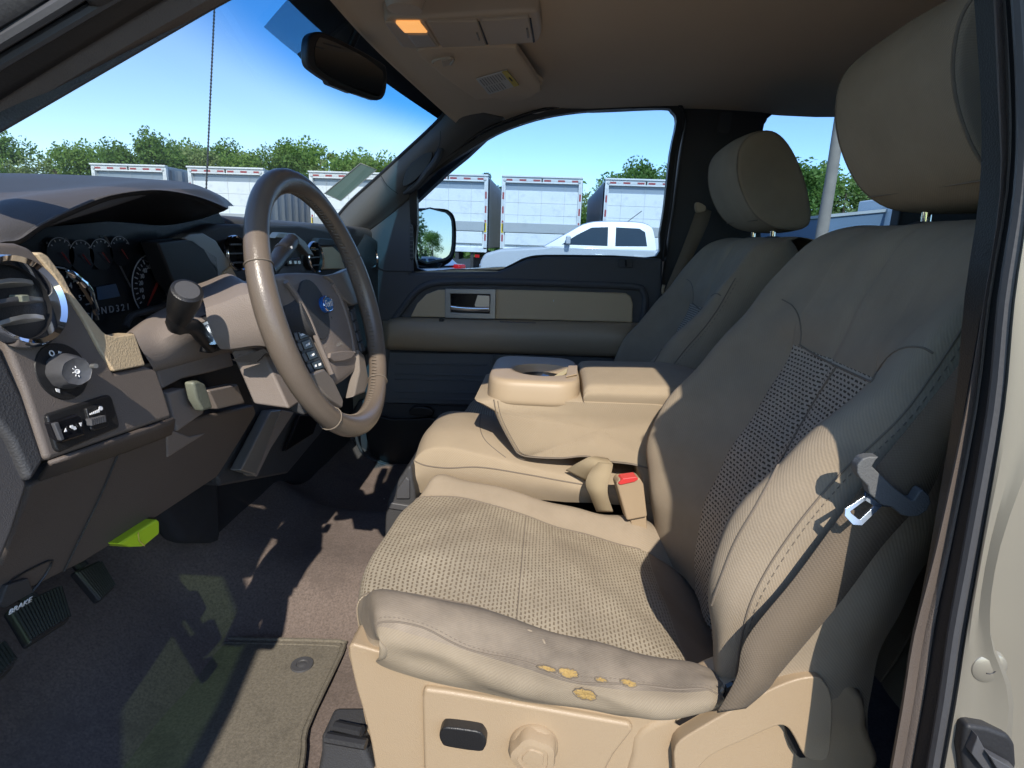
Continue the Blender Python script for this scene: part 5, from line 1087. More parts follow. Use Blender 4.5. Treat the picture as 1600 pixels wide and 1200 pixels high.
# left vent pod + fascia (one moulding, planar with rounded edges)
fo = [(-60, 396), (0, 378), (26, 379), (46, 386), (57, 396), (86, 432), (112, 470), (134, 505), (157, 548), (179, 582), (228, 571), (246, 578), (258, 612), (270, 652), (180, 683), (75, 720), (40, 610), (0, 510), (-60, 400)]
m = MB(); m.slab([FX(a, b) for a, b in fo[:-1]], (-.05, 0, -.01)); fa = D(m, 'fascia', 'dash_brown', bevel=.005, segs=4)
m = MB(); m.slab([FX(a, b, .003) for a, b in [(57, 396), (66, 394), (76, 400), (100, 432), (112, 456), (138, 490), (160, 517), (166, 522), (180, 526), (211, 521), (228, 571), (179, 581), (157, 547), (132, 500), (104, 456), (80, 424)]], (-.02, 0, 0)); D(m, 'tan_trim', 'tan_leather', fa, bevel=.002)
# left column of the pod; its dark colour paints in the door frame's shadow
m = MB(); m.slab([FX(a, b, -.004) for a, b in [(-80, 470), (0, 540), (38, 620), (73, 720), (50, 757), (20, 690), (-80, 560)]], (-.04, .0, 0)); D(m, 'fascia_corner_shadow', 'dark_trim', fa, bevel=.006, segs=3)
m = MB(); m.slab([FX(a, b, -.012) for a, b in [(-80, 580), (0, 662), (25, 705), (48, 757), (25, 830), (0, 890), (-80, 960)]], (-.04, -.0, 0)); D(m, 'end_panel', 'dash_top', fa, bevel=.006)
# vent with chrome ring
vc = FX(26, 472, .006)
vn = V(1, -.05, .25).normalized()
m = MB(); m.lathe([(.041, .0), (.041, .006), (.0385, .011), (.0345, .008), (.033, .0)], vc, vn, 48, cap=False); m2 = MB(); m2.lathe([(.033, .0), (.031, -.03)], vc, vn, 36, cap=False); D(m2, 'vent_throat', 'black_plastic', fa); vr = D(m, 'vent_ring', 'chrome', fa)
m = MB(); m.lathe([(0, -.0052), (.034, -.005)], vc, vn, 32); D(m, 'vent_back', 'black_plastic', vr)
ty = V(0, 1, 0); tz = vn.cross(ty).normalized()*-1
tz = tz if tz.z > 0 else -tz
for k, zz in enumerate((-.018, -.002, .014)):
    w_ = math.sqrt(.030**2-zz**2); m = MB(); m.slab([vc+vn*(-.002)+tz*zz-ty*w_, vc+vn*.002+tz*(zz+.002)-ty*w_*.5, vc+vn*.003+tz*(zz+.003), vc+vn*.002+tz*(zz+.002)+ty*w_*.5, vc+vn*(-.002)+tz*zz+ty*w_, vc+vn*(-.012)+tz*(zz-.003)+ty*w_, vc+vn*(-.012)+tz*(zz-.003)-ty*w_], tz*.004); D(m, 'vent_blade', 'silver_trim' if k != 1 else 'rubber_grey', vr, bevel=.0008)
m = MB(); m.box(vc+tz*.003+ty*.004, (.012, .008, .006)); D(m, 'vent_tab', 'bronze_grip', vr, bevel=.001)
# light switch knob
kc = FX(98, 580, .002)
m = MB(); m.lathe([(.0, .0005), (.0265, .0005), (.027, -.001)], kc, vn, 40, sx=1); kd = D(m, 'switch_dial', 'black_plastic', fa)
kk = V(.85, -.42, .12).normalized()
m = MB(); m.lathe([(.0165, 0), (.0165, .010), (.0148, .014), (.0138, .024), (.012, .0275), (.0115, .027), (.0, .027)], kc, kk, 60, lobes=8, la=.02); kn = D(m, 'light_knob', 'rubber_grey', kd, ang=50)
m = MB(); m.tube([kc+kk*.026+V(.006, .011, .003), kc+kk*.033+V(.006, .012, .003)], .0022, 8); D(m, 'knob_pin', 'silver_trim', kn)
fr_ = (ty, tz)
m = MB(); cc_ = kc+kk*.0275
m.lathe([(.0022, 0), (.0022, .0004), (.0014, .0004), (.0014, 0)], cc_, kk, 14)
for k in range(8): q = ty*math.cos(k*.785)+tz*math.sin(k*.785); m.tube([cc_+q*.0034, cc_+q*.0052], .0005, 4)
D(m, 'lamp_symbol', 'white_ink', kn)
m = MB(); m.tube([FX(81, 552, .004)+ty*.0024*math.cos(t)+tz*.0024*math.sin(t) for t in [k*.5 for k in range(13)]], .0006, 5, closed=False); m.tube([FX(92, 556, .004), FX(92, 549, .004), FX(96, 550, .004), FX(92, 553, .004)], .0005, 4); m.slab([FX(86, 607, .003), FX(92, 608, .003), FX(93, 614, .003), FX(88, 612, .003)], (.0006, 0, 0)); D(m, 'lamp_symbol', 'white_ink', kd)
# two switches in a frame
m = MB(); m.slab([FX(a, b, .004) for a, b in [(74, 650), (80, 646), (166, 618), (172, 617), (176, 622), (188, 664), (186, 669), (98, 706), (92, 706), (88, 700)]], (-.01, 0, 0)); sw = D(m, 'switch_panel', 'black_plastic', fa, bevel=.002)
m = MB(); m.slab([FX(a, b, .009) for a, b in [(84, 660), (122, 647), (129, 652), (134, 680), (98, 692), (93, 688)]], (-.012, 0, 0)); p1 = D(m, 'pedal_switch', 'black_gloss', sw, bevel=.0025, segs=3)
m = MB(); m.slab([FX(a, b, .011) for a, b in [(85, 662), (92, 659), (102, 687), (96, 689)]], (-.004, 0, 0)); D(m, 'switch_edge', 'rubber_grey', p1, bevel=.001)
m = MB(); m.slab([FX(a, b, .0105) for a, b in [(100, 675), (102, 669), (104, 674)]], (.0006, 0, 0)); m.slab([FX(a, b, .0105) for a, b in [(123, 661), (127, 660), (126, 666)]], (.0006, 0, 0))
for a, b in ((112, 667), (116, 669)): m.slab([FX(a+dx, b+dy, .0105) for dx, dy in ((-3, -2), (1, -3), (3, 1), (0, 3), (-3, 1))], (.0006, 0, 0))
D(m, 'pedal_symbol', 'white_ink', p1)
m = MB(); m.slab([FX(a, b, .007) for a, b in [(135, 638), (158, 631), (163, 634), (171, 663), (168, 667), (146, 674), (143, 671)]], (-.01, 0, 0)); p2 = D(m, 'dimmer_frame', 'black_plastic', sw, bevel=.0015)
m = MB()
for k in range(7):
    a0 = 143+k*3.3; m.slab([FX(a0, 655-k*.9, .012), FX(a0+2.2, 654.4-k*.9, .012), FX(a0+3.4, 664-k*.9, .012), FX(a0+1.2, 665-k*.9, .012)], (-.006, 0, 0))
D(m, 'dimmer_wheel', 'rubber_grey', p2)
m = MB()
for k in range(6):
    a0 = 140+k*2.7; m.slab([FX(a0, 646-k*.9-k*.5, .0085), FX(a0+1.5, 645.6-k*.9-k*.5, .0085), FX(a0+1.5, 648-k*.8, .0085), FX(a0, 648.4-k*.8, .0085)], (.0006, 0, 0))
m.lathe([(.0022, 0), (.0022, .0006), (0, .0006)], FX(157, 638, .0085), vn, 10); D(m, 'dimmer_symbol', 'white_ink', p2)
# under-lip and knee panel
m = MB(); m.grid([[FX(75, 720, -.001), FX(180, 683, -.001), FX(270, 652, -.001)], [FX(70, 730, -.02), FX(185, 696, -.02), FX(268, 668, -.02)], [FX(51, 757, -.06), FX(190, 706, -.06), FX(265, 676, -.06)]], 2, 2); D(m, 'fascia_lip', 'dash_lower', fa, solid=.004)
KX = lambda a, b, o=0: PL(a, b, (1, 0, -.35), -.385+o)
kp = [(48, 755), (120, 727), (190, 700), (262, 674), (300, 655), (398, 632), (402, 645), (372, 695), (340, 746), (250, 806), (130, 880), (60, 915), (10, 936), (-60, 960), (-60, 900), (0, 880)]
m = MB(); m.slab([KX(a, b) for a, b in kp], (-.04, 0, 0)); kn_ = D(m, 'knee_panel', 'dash_lower', bevel=.006, segs=3)
m = MB(); m.tube([KX(a, b, .001) for a, b in [(187, 704), (170, 745), (150, 790), (100, 893)]], .0011, 5, sm=3); m.tube([KX(a, b, .001) for a, b in [(0, 925), (20, 905), (60, 883), (82, 876), (70, 900), (50, 925)]], .0012, 5, sm=2); D(m, 'panel_crease', 'black_plastic', kn_)
m = MB(); m.slab([KX(a, b, .002) for a, b in [(261, 676), (270, 672), (298, 682), (325, 676), (295, 695), (262, 716)]], (-.012, 0, 0), sm=1); D(m, 'column_notch', 'shroud', kn_, bevel=.003)
m = MB(); m.slab([KX(a, b, .006) for a, b in [(12, 914), (46, 903), (54, 925), (10, 950), (0, 945)]], (-.02, 0, 0)); bh = D(m, 'brake_release', 'dark_trim', kn_, bevel=.002)
q0 = KX(23, 946, .008); text('BRAKE', q0+V(.006, 0, 0), KX(37, 938, .008)-KX(10, 954, .008), KX(20, 938, .008)-KX(24, 950, .008), .0088, 'white_ink', 'lettering', bh)
# recess below the column, with the light grey reach panel and tilt lever
m = MB(); m.slab([PX(a, b, -.505) for a, b in [(244, 575), (310, 556), (372, 570), (398, 640), (300, 660), (262, 680)]], (-.03, 0, 0)); D(m, 'column_opening', 'black_plastic', da)
m = MB(); m.slab([PX(a, b, -.478) for a, b in [(244, 576), (311, 556), (359, 545), (366, 572), (330, 582), (285, 592), (262, 604), (255, 608)]], (-.02, 0, 0)); D(m, 'column_panel', 'shroud', da, bevel=.003)
m = MB(); m.slab([PX(a, b, -.468) for a, b in [(262, 614), (290, 606), (297, 614), (306, 618), (318, 640), (320, 645), (278, 675)]], (-.02, 0, 0)); m.slab([PX(a, b, -.468) for a, b in [(326, 610), (372, 600), (384, 630), (340, 640)]], (-.02, 0, 0)); D(m, 'column_panel', 'shroud', da, bevel=.003)
# upper column cover
co = [PX(207, 520, -.49), PX(232, 500, -.50), PX(262, 482, -.51), PX(300, 470, -.50), PX(336, 459, -.49), PX(384, 443, -.46)]
m = MB(); m.grid([[p+V(-.03, .02, -.01) for p in co], co, [PX(220, 545, -.47), PX(245, 535, -.47), (PX(275, 520, -.462)), PX(310, 505, -.455), PX(350, 492, -.445), PX(392, 480, -.43)], [PX(a, b, -.47) for a, b in [(240, 577), (262, 571), (290, 563), (322, 554), (358, 545), (392, 538)]], [PX(a, b, -.50) for a, b in [(240, 585), (262, 579), (290, 571), (322, 562), (358, 553), (392, 546)]]], 4, 4)
ccv = D(m, 'column_cover', 'shroud', da)
colm = thing('steering_column', 'grey brown steering column shroud between dashboard and wheel', 'steering column', (-.42, .853, -.16))
m = MB(); sh = [[PY(a, b, .72) for a, b in [(318, 470), (345, 461), (384, 447), (404, 460), (412, 485)]], [PY(a, b, .70) for a, b in [(325, 505), (350, 500), (388, 488), (410, 500), (418, 520)]], [PY(a, b, .71) for a, b in [(344, 545), (362, 545), (398, 540), (420, 543), (430, 556)]]]
m.grid([[p+V(-.10, .14, .005) for p in sh[0]]]+sh+[[p+V(0, .04, -.004) for p in sh[2]]], 3, 3); m.build('upper_shroud', 'shroud', colm, bevel=.0)
m = MB(); m.slab([PY(a, b, .745) for a, b in [(359, 549), (383, 543), (410, 550), (431, 592), (453, 640), (425, 636), (396, 632), (378, 590)]], (0, .18, 0)); m.build('lower_shroud', 'shroud', colm, bevel=.004)
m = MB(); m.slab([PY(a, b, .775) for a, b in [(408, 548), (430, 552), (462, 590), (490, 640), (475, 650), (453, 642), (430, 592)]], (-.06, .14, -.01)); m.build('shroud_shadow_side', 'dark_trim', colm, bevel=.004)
m = MB(); m.slab([PY(a, b, .712) for a, b in [(362, 562), (412, 545), (420, 552), (414, 552), (400, 566), (372, 566)]], (0, .01, 0)); m.build('shroud_gap', 'black_plastic', colm)
m = MB(); m.slab([PX(a, b, -.447) for a, b in [(302, 597), (312, 595), (322, 600), (334, 638), (318, 643), (308, 625)]], (-.014, 0, 0)); m.build('tilt_lever', 'bronze_grip', colm, bevel=.004, segs=3)
# gear lever: knob, arm, boot
gl_ = thing('gear_lever', 'black column gear lever with round grey capped knob', 'gear lever', PY(310, 530, .72))
k0, k1 = PY(290, 462, .64), PY(286, 492, .655)
dirk = (PY(283, 446, .625)-PY(292, 492, .665)).normalized()
dirk = V(.55, -.45, .70).normalized(); kc2 = PY(289, 466, .64)
m = MB(); m.lathe([(0, .015), (.0125, .015), (.0135, .0135)], kc2, dirk, 32); cap = m.build('knob_cap', 'rubber_grey', gl_)
m = MB(); m.lathe([(.0135, .0145), (.0165, .013), (.0172, .008), (.0168, -.006), (.015, -.022), (.0125, -.034), (.010, -.045)], kc2, dirk, 32); m.build('knob', 'black_gloss' if False else 'black_plastic', gl_)
m = MB(); m.tube([kc2-dirk*.030, kc2-dirk*.048, PY(302, 510, .69), PY(318, 528, .725), PY(330, 540, .76)], [.0125, .0115, .010, .0095, .0095], 14, sm=4); m.build('arm', 'black_plastic', gl_)
m = MB(); m.slab([PY(a, b, .755) for a, b in [(285, 515), (300, 500), (325, 492), (340, 508), (345, 530), (336, 550), (318, 552), (300, 545)]], (0, .02, 0), sm=2); m.build('lever_boot', 'rubber', gl_, bevel=.004)
m = MB(); m.lathe([(.016, 0), (.0155, .004), (.012, .004), (.0115, -.01)], PY(332, 520, .735), (.3, -1, .2), 28); ig = colm
m.build('ignition_ring', 'steel', colm)
# wiper stalk behind the wheel
ws_ = thing('wiper_stalk', 'black stalk with white marks behind the steering wheel', 'stalk', PY(430, 420, .95))
m = MB(); m.tube([PY(418, 425, .86), PY(432, 408, .92), PY(447, 388, .97), PY(456, 376, 1.0)], [.012, .013, .014, .0125], 14, sm=4); m.build('stalk', 'black_plastic', ws_)
m = MB(); m.lathe([(.0145, 0), (.0145, .012)], PY(440, 396, .95), PY(456, 376, 1.0)-PY(432, 408, .92), 20); m.build('collar', 'rubber', ws_)
m = MB(); m.slab([PY(446, 390, .949), PY(456, 384, .96), PY(457, 388, .96), PY(447, 394, .949)], (0, .001, 0)); m.build('mark', 'white_ink', ws_)
# centre stack seen through the wheel
SX = -.60
def S(l, X, name, mt, par=da, th=.02, bv=.003, sm=1):
    m = MB(); m.slab([PX(a, b, X) for a, b in l], (-th, 0, 0), sm=sm); return D(m, name, mt, par, bevel=bv)
stk = S([(285, 372), (300, 366), (345, 350), (470, 352), (560, 368), (600, 400), (612, 440), (600, 480), (560, 560), (430, 640), (400, 560), (380, 450), (345, 405)], -.625, 'centre_stack', 'dark_trim', th=.05, bv=.008)
S([(284, 372), (297, 365), (318, 364), (338, 376), (360, 412), (380, 452), (354, 464), (338, 428), (318, 392), (300, 380)], -.60, 'stack_trim', 'silver_trim', stk, sm=1)
S([(351, 425), (362, 416), (382, 452), (355, 464)], -.595, 'tan_trim', 'tan_leather', stk)
S([(430, 372), (438, 363), (462, 365), (478, 378), (492, 400), (482, 398), (470, 384), (455, 374)], -.59, 'stack_trim', 'silver_trim', stk)
S([(425, 398), (462, 390), (478, 424), (430, 440), (415, 430)], -.60, 'radio_panel', 'door_trim', stk)
rd = S([(445, 406), (468, 402), (474, 412), (450, 416)], -.592, 'button_block', 'black_gloss', stk, .01, .001)
m = MB()
for a in (453, 461, 467): m.slab([PX(a, 408, -.589), PX(a+2.5, 407.5, -.589), PX(a+3.5, 412, -.589), PX(a+1, 412.5, -.589)], (-.002, 0, 0))
D(m, 'button_mark', 'white_ink', rd)
def vent(px, py, X, r_, n_=V(1, -.1, .1)):
    c = PX(px, py, X); m = MB(); n_ = n_.normalized(); m.lathe([(r_, 0), (r_, .005), (r_*.95, .008), (r_*.88, .005)], c, n_, 36, cap=False); v_ = D(m, 'vent_ring', 'chrome', stk)
    m = MB(); m.lathe([(r_*.88, .005), (r_*.82, -.018)], c, n_, 30, cap=False); D(m, 'vent_throat', 'black_plastic', v_)
    m = MB(); m.lathe([(0, -.018), (r_*.79, -.016)], c, n_, 24); D(m, 'vent_back', 'black_plastic', v_)
    m = MB()
    for z in (-.5, 0, .5): m.box(c+V(-.002, 0, z*r_), (.010, 2*math.sqrt(.6-z*z)*r_, .003))
    D(m, 'vent_blade', 'rubber_grey', v_)
vent(368, 396, -.60, .034); vent(491, 402, -.60, .040); vent(578, 402, -.60, .036, V(1, -.35, .1))
S([(492, 386), (520, 385), (532, 396), (540, 420), (505, 421), (498, 400)], -.605, 'glovebox_trim', 'tan_leather', stk)
S([(500, 372), (525, 374), (530, 384), (492, 384)], -.604, 'stack_recess', 'dark_trim', stk)
# rounded far end of the dash by the passenger door
m = MB(); m.grid([[PX(a, b, -.64) for a, b in [(552, 360), (540, 400), (540, 470), (560, 560)]], [PX(a, b, -.60) for a, b in [(575, 368), (572, 405), (575, 470), (585, 545)]], [PX(a, b, -.585) for a, b in [(590, 378), (602, 420), (606, 470), (600, 520)]], [PX(a, b, -.62) for a, b in [(598, 388), (614, 430), (615, 470), (606, 515)]]], 4, 4); D(m, 'dash_end', 'dark_trim', stk, solid=.01)
# lower centre trim strip and dark lower dash
m = MB(); m.slab([PX(a, b, -.50) for a, b in [(424, 642), (440, 640), (400, 742), (376, 735)]], (-.02, 0, 0)); ls = D(m, 'lower_strip', 'silver_trim', da, bevel=.003)
m = MB(); m.slab([PX(a, b, -.503) for a, b in [(440, 640), (460, 644), (424, 700), (402, 745), (396, 742)]], (-.02, 0, 0)); D(m, 'strip_side', 'shroud', ls, bevel=.002)
m = MB(); m.slab([PX(a, b, -.53) for a, b in [(400, 600), (560, 560), (560, 590), (500, 680), (450, 740), (345, 760), (340, 745), (372, 695)]], (-.05, 0, 0)); D(m, 'lower_dash', 'dark_trim', da, bevel=.006)
m = MB(); m.slab([PX(a, b, -.515) for a, b in [(470, 648), (500, 650), (490, 678), (446, 706)]], (-.01, 0, 0)); D(m, 'ashtray', 'black_gloss', da, bevel=.003)
m = MB(); m.slab([PX(a, b, -.66) for a, b in [(240, 780), (345, 740), (350, 850), (290, 850)]], (-.05, 0, 0)); m.slab([PX(a, b, -.70) for a, b in [(340, 700), (600, 560), (600, 760), (440, 760), (350, 850), (330, 850)]], (-.05, 0, 0)); D(m, 'heater_box', 'carpet_dark', da, bevel=.02)
# plug-in recorder under the dash
ob = thing('plug_in_module', 'neon yellow green plastic module hanging under the dashboard', 'electronic module', PX(220, 830, -.50))
m = MB(); m.slab([PX(a, b, -.50) for a, b in [(185, 850), (216, 830), (246, 811), (250, 814), (250, 834), (226, 854), (205, 855)]], (-.03, 0, 0)); mo_ = m.build('case', 'neon_green', ob, bevel=.003)
m = MB(); m.tube([PX(a, b, -.4985) for a, b in [(216, 832), (217, 845), (226, 853)]], .0008, 5); m.build('case_edge', 'label_yellow', mo_)
m = MB(); m.slab([PX(a, b, -.505) for a, b in [(214, 829), (244, 809), (246, 812), (220, 831)]], (-.02, 0, 0)); m.build('plug', 'black_plastic', ob)
# ================================================================== STEERING WHEEL
WC = V(-.3215, .853, -.1005); tl = .2774; RR = .1808
ea = V(0, 1, 0); eb = V(-math.sin(tl), 0, math.cos(tl)); en = V(math.cos(tl), 0, math.sin(tl))
def W(u, v, n=0): return WC+ea*u+eb*v+en*n
def WP(px, py, n=0): return PL(px, py, tuple(en), WC.dot(en)+n)
sw_ = thing('steering_wheel', 'worn brown leather steering wheel with audio buttons and blue oval badge', 'steering wheel', WC)
m = MB(); rows = []; NN = 96; MM = 16
for i in range(NN):
    t = 2*math.pi*i/NN; d = ea*math.cos(t)+eb*math.sin(t); low = max(0, -math.sin(t)); thick = .0155+.0010*math.cos(4*t)
    rows.append([WC+d*(RR+thick*math.cos(2*math.pi*j/MM))+en*thick*math.sin(2*math.pi*j/MM)*(1+.05*low) for j in range(MM)])
b = len(m.v)
for r_ in rows: m.v += r_
for i in range(NN):
    for j in range(MM):
        i2, j2 = (i+1) % NN, (j+1) % MM; m.face([i*MM+j, i2*MM+j, i2*MM+j2, i*MM+j2], 0, [(i*.01, j*.01)]*4)
rim = m.build('rim', 'leather_wheel', sw_)
m = MB()
for a in (22, 158, 232, 308):
    t = R(a); d = ea*math.cos(t)+eb*math.sin(t); m.tube([WC+d*(RR+.0162*math.cos(k*math.pi/8))+en*.0162*math.sin(k*math.pi/8) for k in range(16)], .0009, 5, closed=True)
m.build('rim_seam', 'stitch', rim)
m = MB()
for k in range(150):
    t = 2*math.pi*k/150; d = ea*math.cos(t)+eb*math.sin(t); p0 = WC+d*(RR-.0156)
    tt = -ea*math.sin(t)+eb*math.cos(t); m.tube([p0+en*.004-tt*.0015, p0-d*.0012, p0-en*.004+tt*.0015], .0009, 4)
m.build('lacing', 'stitch', rim)
# hub: padded cover, its flanks falling away to both sides
ho = [(452, 426), (485, 426), (507, 430), (522, 441), (536, 465), (547, 490), (557, 525), (562, 568), (548, 586), (526, 600), (514, 582), (500, 551), (481, 511), (461, 475), (445, 443), (441, 431)]
hp_ = [WP(a, b, -.030) for a, b in ho]; hc = sum(hp_, V(0, 0, 0))/len(hp_)
m = MB(); m.grid([[hc+(p-hc)*k+en*n for p in hp_] for k, n in ((1.05, -.055), (1.03, -.02), (1.0, -.004), (.95, .003), (.8, .006), (.5, .009), (.02, .010))], 4, 3, closed=True); mhub = m; ab = m.build('airbag_cover', 'airbag', sw_, ang=70)
m = MB(); m.tube([WP(a, b, -.0225) for a, b in ((447, 440), (464, 464), (481, 496), (495, 530), (508, 560), (518, 584))], .004, 8, sm=5); m.build('cover_ridge', 'airbag', ab)
m = MB(); m.tube([WP(a, b, -.0225) for a, b in ((518, 444), (530, 465), (540, 492), (548, 522), (553, 552))], .0035, 8, sm=5); m.build('cover_ridge', 'airbag', ab)
m = MB(); m.slab([WP(a, b, -.0185) for a, b in ((517, 551), (553, 548), (550, 560), (523, 565))], -en*.006, sm=2); m.build('cover_pocket', 'airbag', ab, bevel=.002)
hl_, hn_ = hit(bvh(mhub), 507, 476); en2 = (hn_*.6+en*.4).normalized(); en2 = en; bc = hl_+en2*.0035; ea2 = (ea-en2*ea.dot(en2)).normalized(); eb2 = en2.cross(ea2)
m = MB(); m.lathe([(.0, .003), (.0115, .003), (.013, .0015), (.0135, -.006)], bc, en2, 36, sx=1.6); bd = m.build('badge', 'badge_blue', ab)
m = MB(); m.tube([bc+ea2*.0188*math.cos(t)+eb2*.0112*math.sin(t)+en2*.003 for t in [k*2*math.pi/28 for k in range(28)]], .0007, 5, closed=True); m.build('badge_rim', 'chrome', bd)
text('Ford', bc+en2*.0034, ea2, eb2 if eb2.z > 0 else -eb2, .0155, 'white_ink', 'lettering', bd, .0003, .35)
text('SRS', WP(520, 504, -.0205), ea, eb, .007, 'grey_ink', 'lettering', ab, .0003); text('AIRBAG', WP(530, 538, -.021), ea, eb, .0075, 'grey_ink', 'lettering', ab, .0003)
# spokes, traced on planes set back from the rim
def spk(l, n0, th, name, mt, par=sw_, bv=.003):
    m = MB(); m.slab([WP(a, b, n0) for a, b in l], -en*th); return m.build(name, mt, par, bevel=bv, segs=3)
s1 = spk([(508, 430), (532, 425), (549, 417), (566, 432), (573, 470), (552, 477), (537, 466), (520, 440)], -.020, .02, 'spoke', 'spoke')
spk([(548, 484), (554, 480), (571, 548), (565, 552)], -.022, .012, 'button_strip', 'black_plastic', s1, .001)
for k in range(4): spk([(549.5+4.3*k, 488+16*k), (554+4.3*k, 485+16*k), (557+4.3*k, 498+16*k), (552.5+4.3*k, 501+16*k)], -.020, .004, 'audio_button', 'rubber_grey', s1, .001)
spk([(560, 545), (570, 556), (577, 596), (571, 613), (553, 620), (562, 578)], -.018, .016, 'lower_spoke', 'spoke')
s2 = spk([(486, 584), (507, 576), (521, 592), (537, 626), (536, 637), (512, 620), (497, 603)], -.018, .016, 'lower_spoke', 'spoke')
s3 = spk([(415, 470), (437, 440), (450, 450), (484, 511), (510, 576), (486, 586), (456, 520), (440, 500)], -.050, .02, 'spoke', 'spoke')
FN = (en*.60-ea*.80).normalized(); FD = FN.dot(WP(482, 548, -.036))
def fk(l, o, name, mt, par=s3, th=.006, bv=.001):
    m = MB(); m.slab([PL(a, b, FN, FD+o) for a, b in l], -FN*th); return m.build(name, mt, par, bevel=bv)
bb_ = fk([(457, 518), (479, 510), (509, 575), (487, 586)], 0, 'button_block', 'black_plastic', th=.012)
Lb = [(458, 519), (463, 535), (470, 551), (478, 568), (487, 585)]; Rb = [(479, 511), (485, 527), (492, 544), (500, 559), (508, 575)]
for k in range(4):
    q = lambda A, B, t: (A[0]+(B[0]-A[0])*t, A[1]+(B[1]-A[1])*t)
    a0, a1, b1, b0 = q(Lb[k], Rb[k], .30), q(Lb[k], Rb[k], .96), q(Lb[k+1], Rb[k+1], .96), q(Lb[k+1], Rb[k+1], .30)
    t_, u2 = .10, .90
    bt_ = fk([q(a0, b0, t_), q(a1, b1, t_), q(a1, b1, u2), q(a0, b0, u2)], .0025, 'audio_button', 'black_gloss', bb_)
    fk([q(Lb[k], Lb[k+1], .1), q(q(Lb[k], Rb[k], .28), q(Lb[k+1], Rb[k+1], .28), .1), q(q(Lb[k], Rb[k], .28), q(Lb[k+1], Rb[k+1], .28), .9), q(Lb[k], Lb[k+1], .9)], .002, 'button_side', 'rubber_grey', bb_)
    c0_ = q(q(a0, a1, .5), q(b0, b1, .5), .5); w2 = 5 if k == 0 else 3
    m = MB()
    if k == 3:
        for dx in (-3.5, 3.5): m.slab([PL(c0_[0]+dx+a, c0_[1]-dx*.35+b, FN, FD+.0031) for a, b in ((-2, -1), (2, -2.5), (2.6, 1), (-1.4, 2.5))], -FN*.0004); m.build('button_symbol', 'white_ink', bt_); m = MB()
    else: m.slab([PL(c0_[0]+a, c0_[1]+b, FN, FD+.0031) for a, b in ((-w2, .5), (w2, -3), (w2+.8, 0), (-w2+.8, 3.5))], -FN*.0004); m.build('button_symbol', 'white_ink', bt_)
m = MB(); m.tube([W(0, 0, -.02), W(0, 0, -.10)], .045, 24); m.build('hub_neck', 'dark_trim', sw_)
# ================================================================== PEDALS
def pedal(name, label, l, X, ribs):
    t = thing(name, label, 'pedal', PX(*l[0], X)); m = MB(); m.slab([PX(a, b, X+(.0) - (b-l[0][1])*0) for a, b in l], (-.015, 0, -.01)); pdl = m.build('pad', 'rubber', t, bevel=.004)
    return t
def ped(name, label, a, b, c, d, X0, X1, n):
    """corners: upper left, upper right, lower right, lower left; upper at X0, lower at X1"""
    t = thing(name, label, 'pedal', PX(*a, X0)); A, B_, C_, D_ = PX(*a, X0), PX(*b, X0), PX(*c, X1), PX(*d, X1)
    nn = (B_-A).cross(D_-A).normalized(); nn = nn if nn.x > 0 else -nn
    m = MB(); m.slab([A, B_, C_, D_], -nn*.014); pdl = m.build('pad', 'rubber', t, bevel=.004, segs=3)
    m = MB()
    for k in range(n):
        q = (k+.7)/(n+.4); m.tube([lerp(A, B_, q)*.93+lerp(D_, C_, q)*.07+nn*.0005, lerp(A, B_, q)*.07+lerp(D_, C_, q)*.93+nn*.0005], .0021, 6)
    m.build('rib', 'rubber_grey' if False else 'rubber', pdl)
    m = MB(); m.tube([(A+B_)/2-nn*.01, (A+B_)/2-nn*.06+V(-.08, 0, .18)], .009, 8); m.build('arm', 'black_plastic', t)
ped('brake_pedal', 'wide ribbed brake pedal in the dark footwell below the knee panel', (14, 950), (96, 912), (112, 966), (48, 1006), -.60, -.565, 15)
ped('accelerator_pedal', 'narrow ribbed accelerator pedal right of the brake pedal', (118, 892), (158, 874), (182, 916), (158, 940), -.66, -.63, 10)
ped('parking_brake_pedal', 'ribbed parking brake pedal at the left edge of the footwell', (-40, 1030), (8, 1000), (28, 1030), (-10, 1070), -.56, -.53, 8)
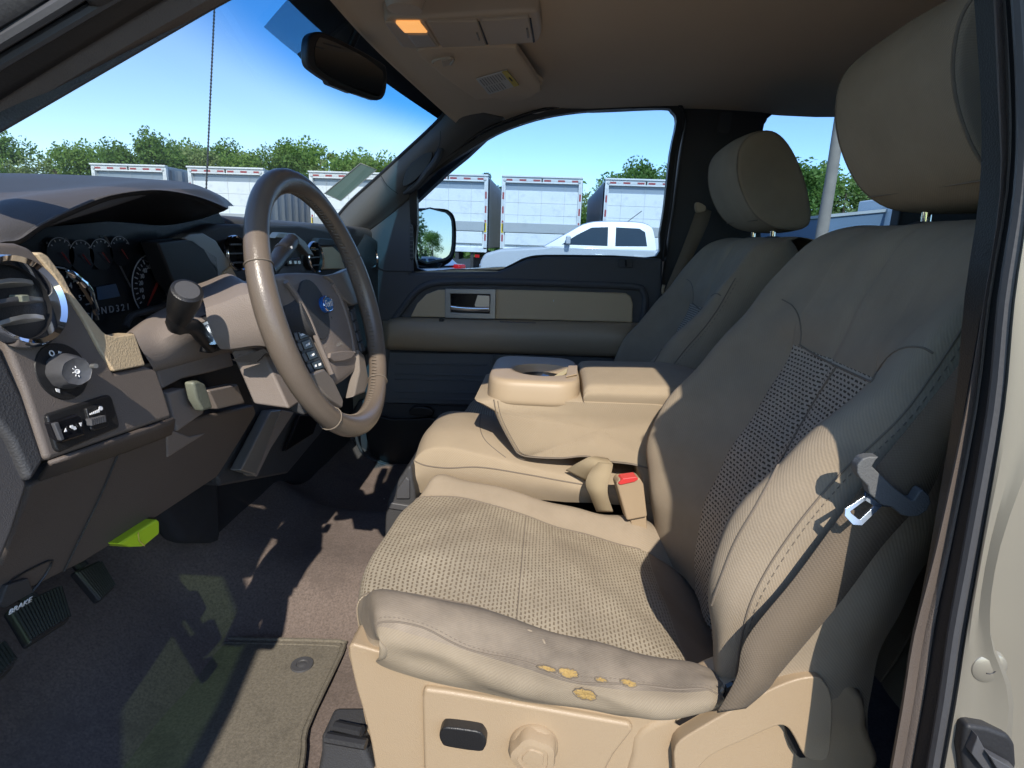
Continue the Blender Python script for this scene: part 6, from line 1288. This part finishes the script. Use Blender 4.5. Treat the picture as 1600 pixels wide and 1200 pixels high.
# ================================================================== FLOOR
FZ = -.80
def fz(x, y):
    z = FZ; z += .20*smooth01(-.55, -.92, x)+0*y
    hump = smooth01(.98, 1.16, y)*(1-smooth01(1.42, 1.6, y)); return z+hump*.085+.10*smooth01(.52, .44, y)
m = MB(); xs = [-.95+.035*i for i in range(50)]; yl = [.43+.034*i for i in range(50)]
m.grid([[V(x, y, fz(x, y)+.003*math.sin(x*31+y*17)*math.sin(y*23)) for x in xs] for y in yl]); flo = m.build('carpet', 'carpet', None, smooth=True); tag(flo, kind='structure'); flo.name = 'floor'
ft = bvh(m)
mtg = [(212, 1000), (225, 994), (300, 996), (420, 999), (530, 1002), (537, 1008), (533, 1022), (505, 1080), (478, 1140), (475, 1170), (470, 1210), (455, 1290), (60, 1300), (-20, 1290), (30, 1200), (100, 1110), (160, 1048)]
fm = thing('floor_mat', 'flat olive brown carpet mat with raised border on the driver floor', 'floor mat', (-.45, .65, FZ))
mz = FZ+.012
m = MB(); m.slab([PZ(a, b, mz) for a, b in mtg], (0, 0, -.009)); m.build('mat', 'mat_carpet', fm, bevel=.003)
inn = [(a+(300-a)*.035, b+(1150-b)*.045) for a, b in mtg]
m = MB(); m.tube([PZ(a, b, mz+.0005) for a, b in mtg], .004, 6, closed=True, sm=2); m.tube([PZ(a, b, mz) for a, b in inn], .002, 6, closed=True, sm=2); m.build('mat_border', 'mat_carpet', fm)
m = MB(); m.lathe([(.021, 0), (.02, .003), (.011, .003), (.010, .001), (.009, .001), (.006, .003), (0, .003)], PZ(472, 1039, mz), (0, 0, 1), 30); m.build('retainer', 'rubber_grey', fm)
m = MB(); r = random.Random(11)
cb = MB()
for a, b in ((273, 1045), (309, 1038), (345, 847), (350, 878), (180, 1020), (165, 1028), (135, 1046), (600, 780), (40, 1140), (170, 1185)):
    p = PZ(a, b, mz+.002 if b > 1000 else FZ+.006); cb.tube([p, p+V(r.uniform(-.004, .004), r.uniform(-.004, .004), .002), p+V(r.uniform(-.006, .006), r.uniform(-.006, .006), 0)], .0009, 5)
tag(cb.build('floor_crumbs', 'tape_white', None), 'tiny pale crumbs scattered on the carpet and mat', 'crumbs', kind='stuff')
# sill between floor and jamb
m = MB(); m.box((-.1, .42, -.84), (1.7, .06, .12)); part(m, 'door_sill', 'dark_trim', bevel=.01)
# dash bulk and its outboard end, seen only from further left
m = MB(); m.slab([V(-.53, .475, -.20), V(-.53, .475, -.02), V(-.57, .475, .02), V(-.95, .475, -.03), V(-.95, .475, -.30), V(-.72, .475, -.22)], (0, .03, 0)); D(m, 'side_cap', 'dark_trim', da, bevel=.008)
m = MB(); m.box((-.83, 1.26, -.12), (.20, 1.5, .18)); D(m, 'dash_core', 'black_plastic', da)
m = MB(); m.slab([V(-.58, .49, .03), V(-.56, .49, .075), V(-.95, .44, -.0), V(-.97, .44, -.06)], (0, .05, 0)); part(m, 'pillar_foot', 'dark_trim', cab, bevel=.008)
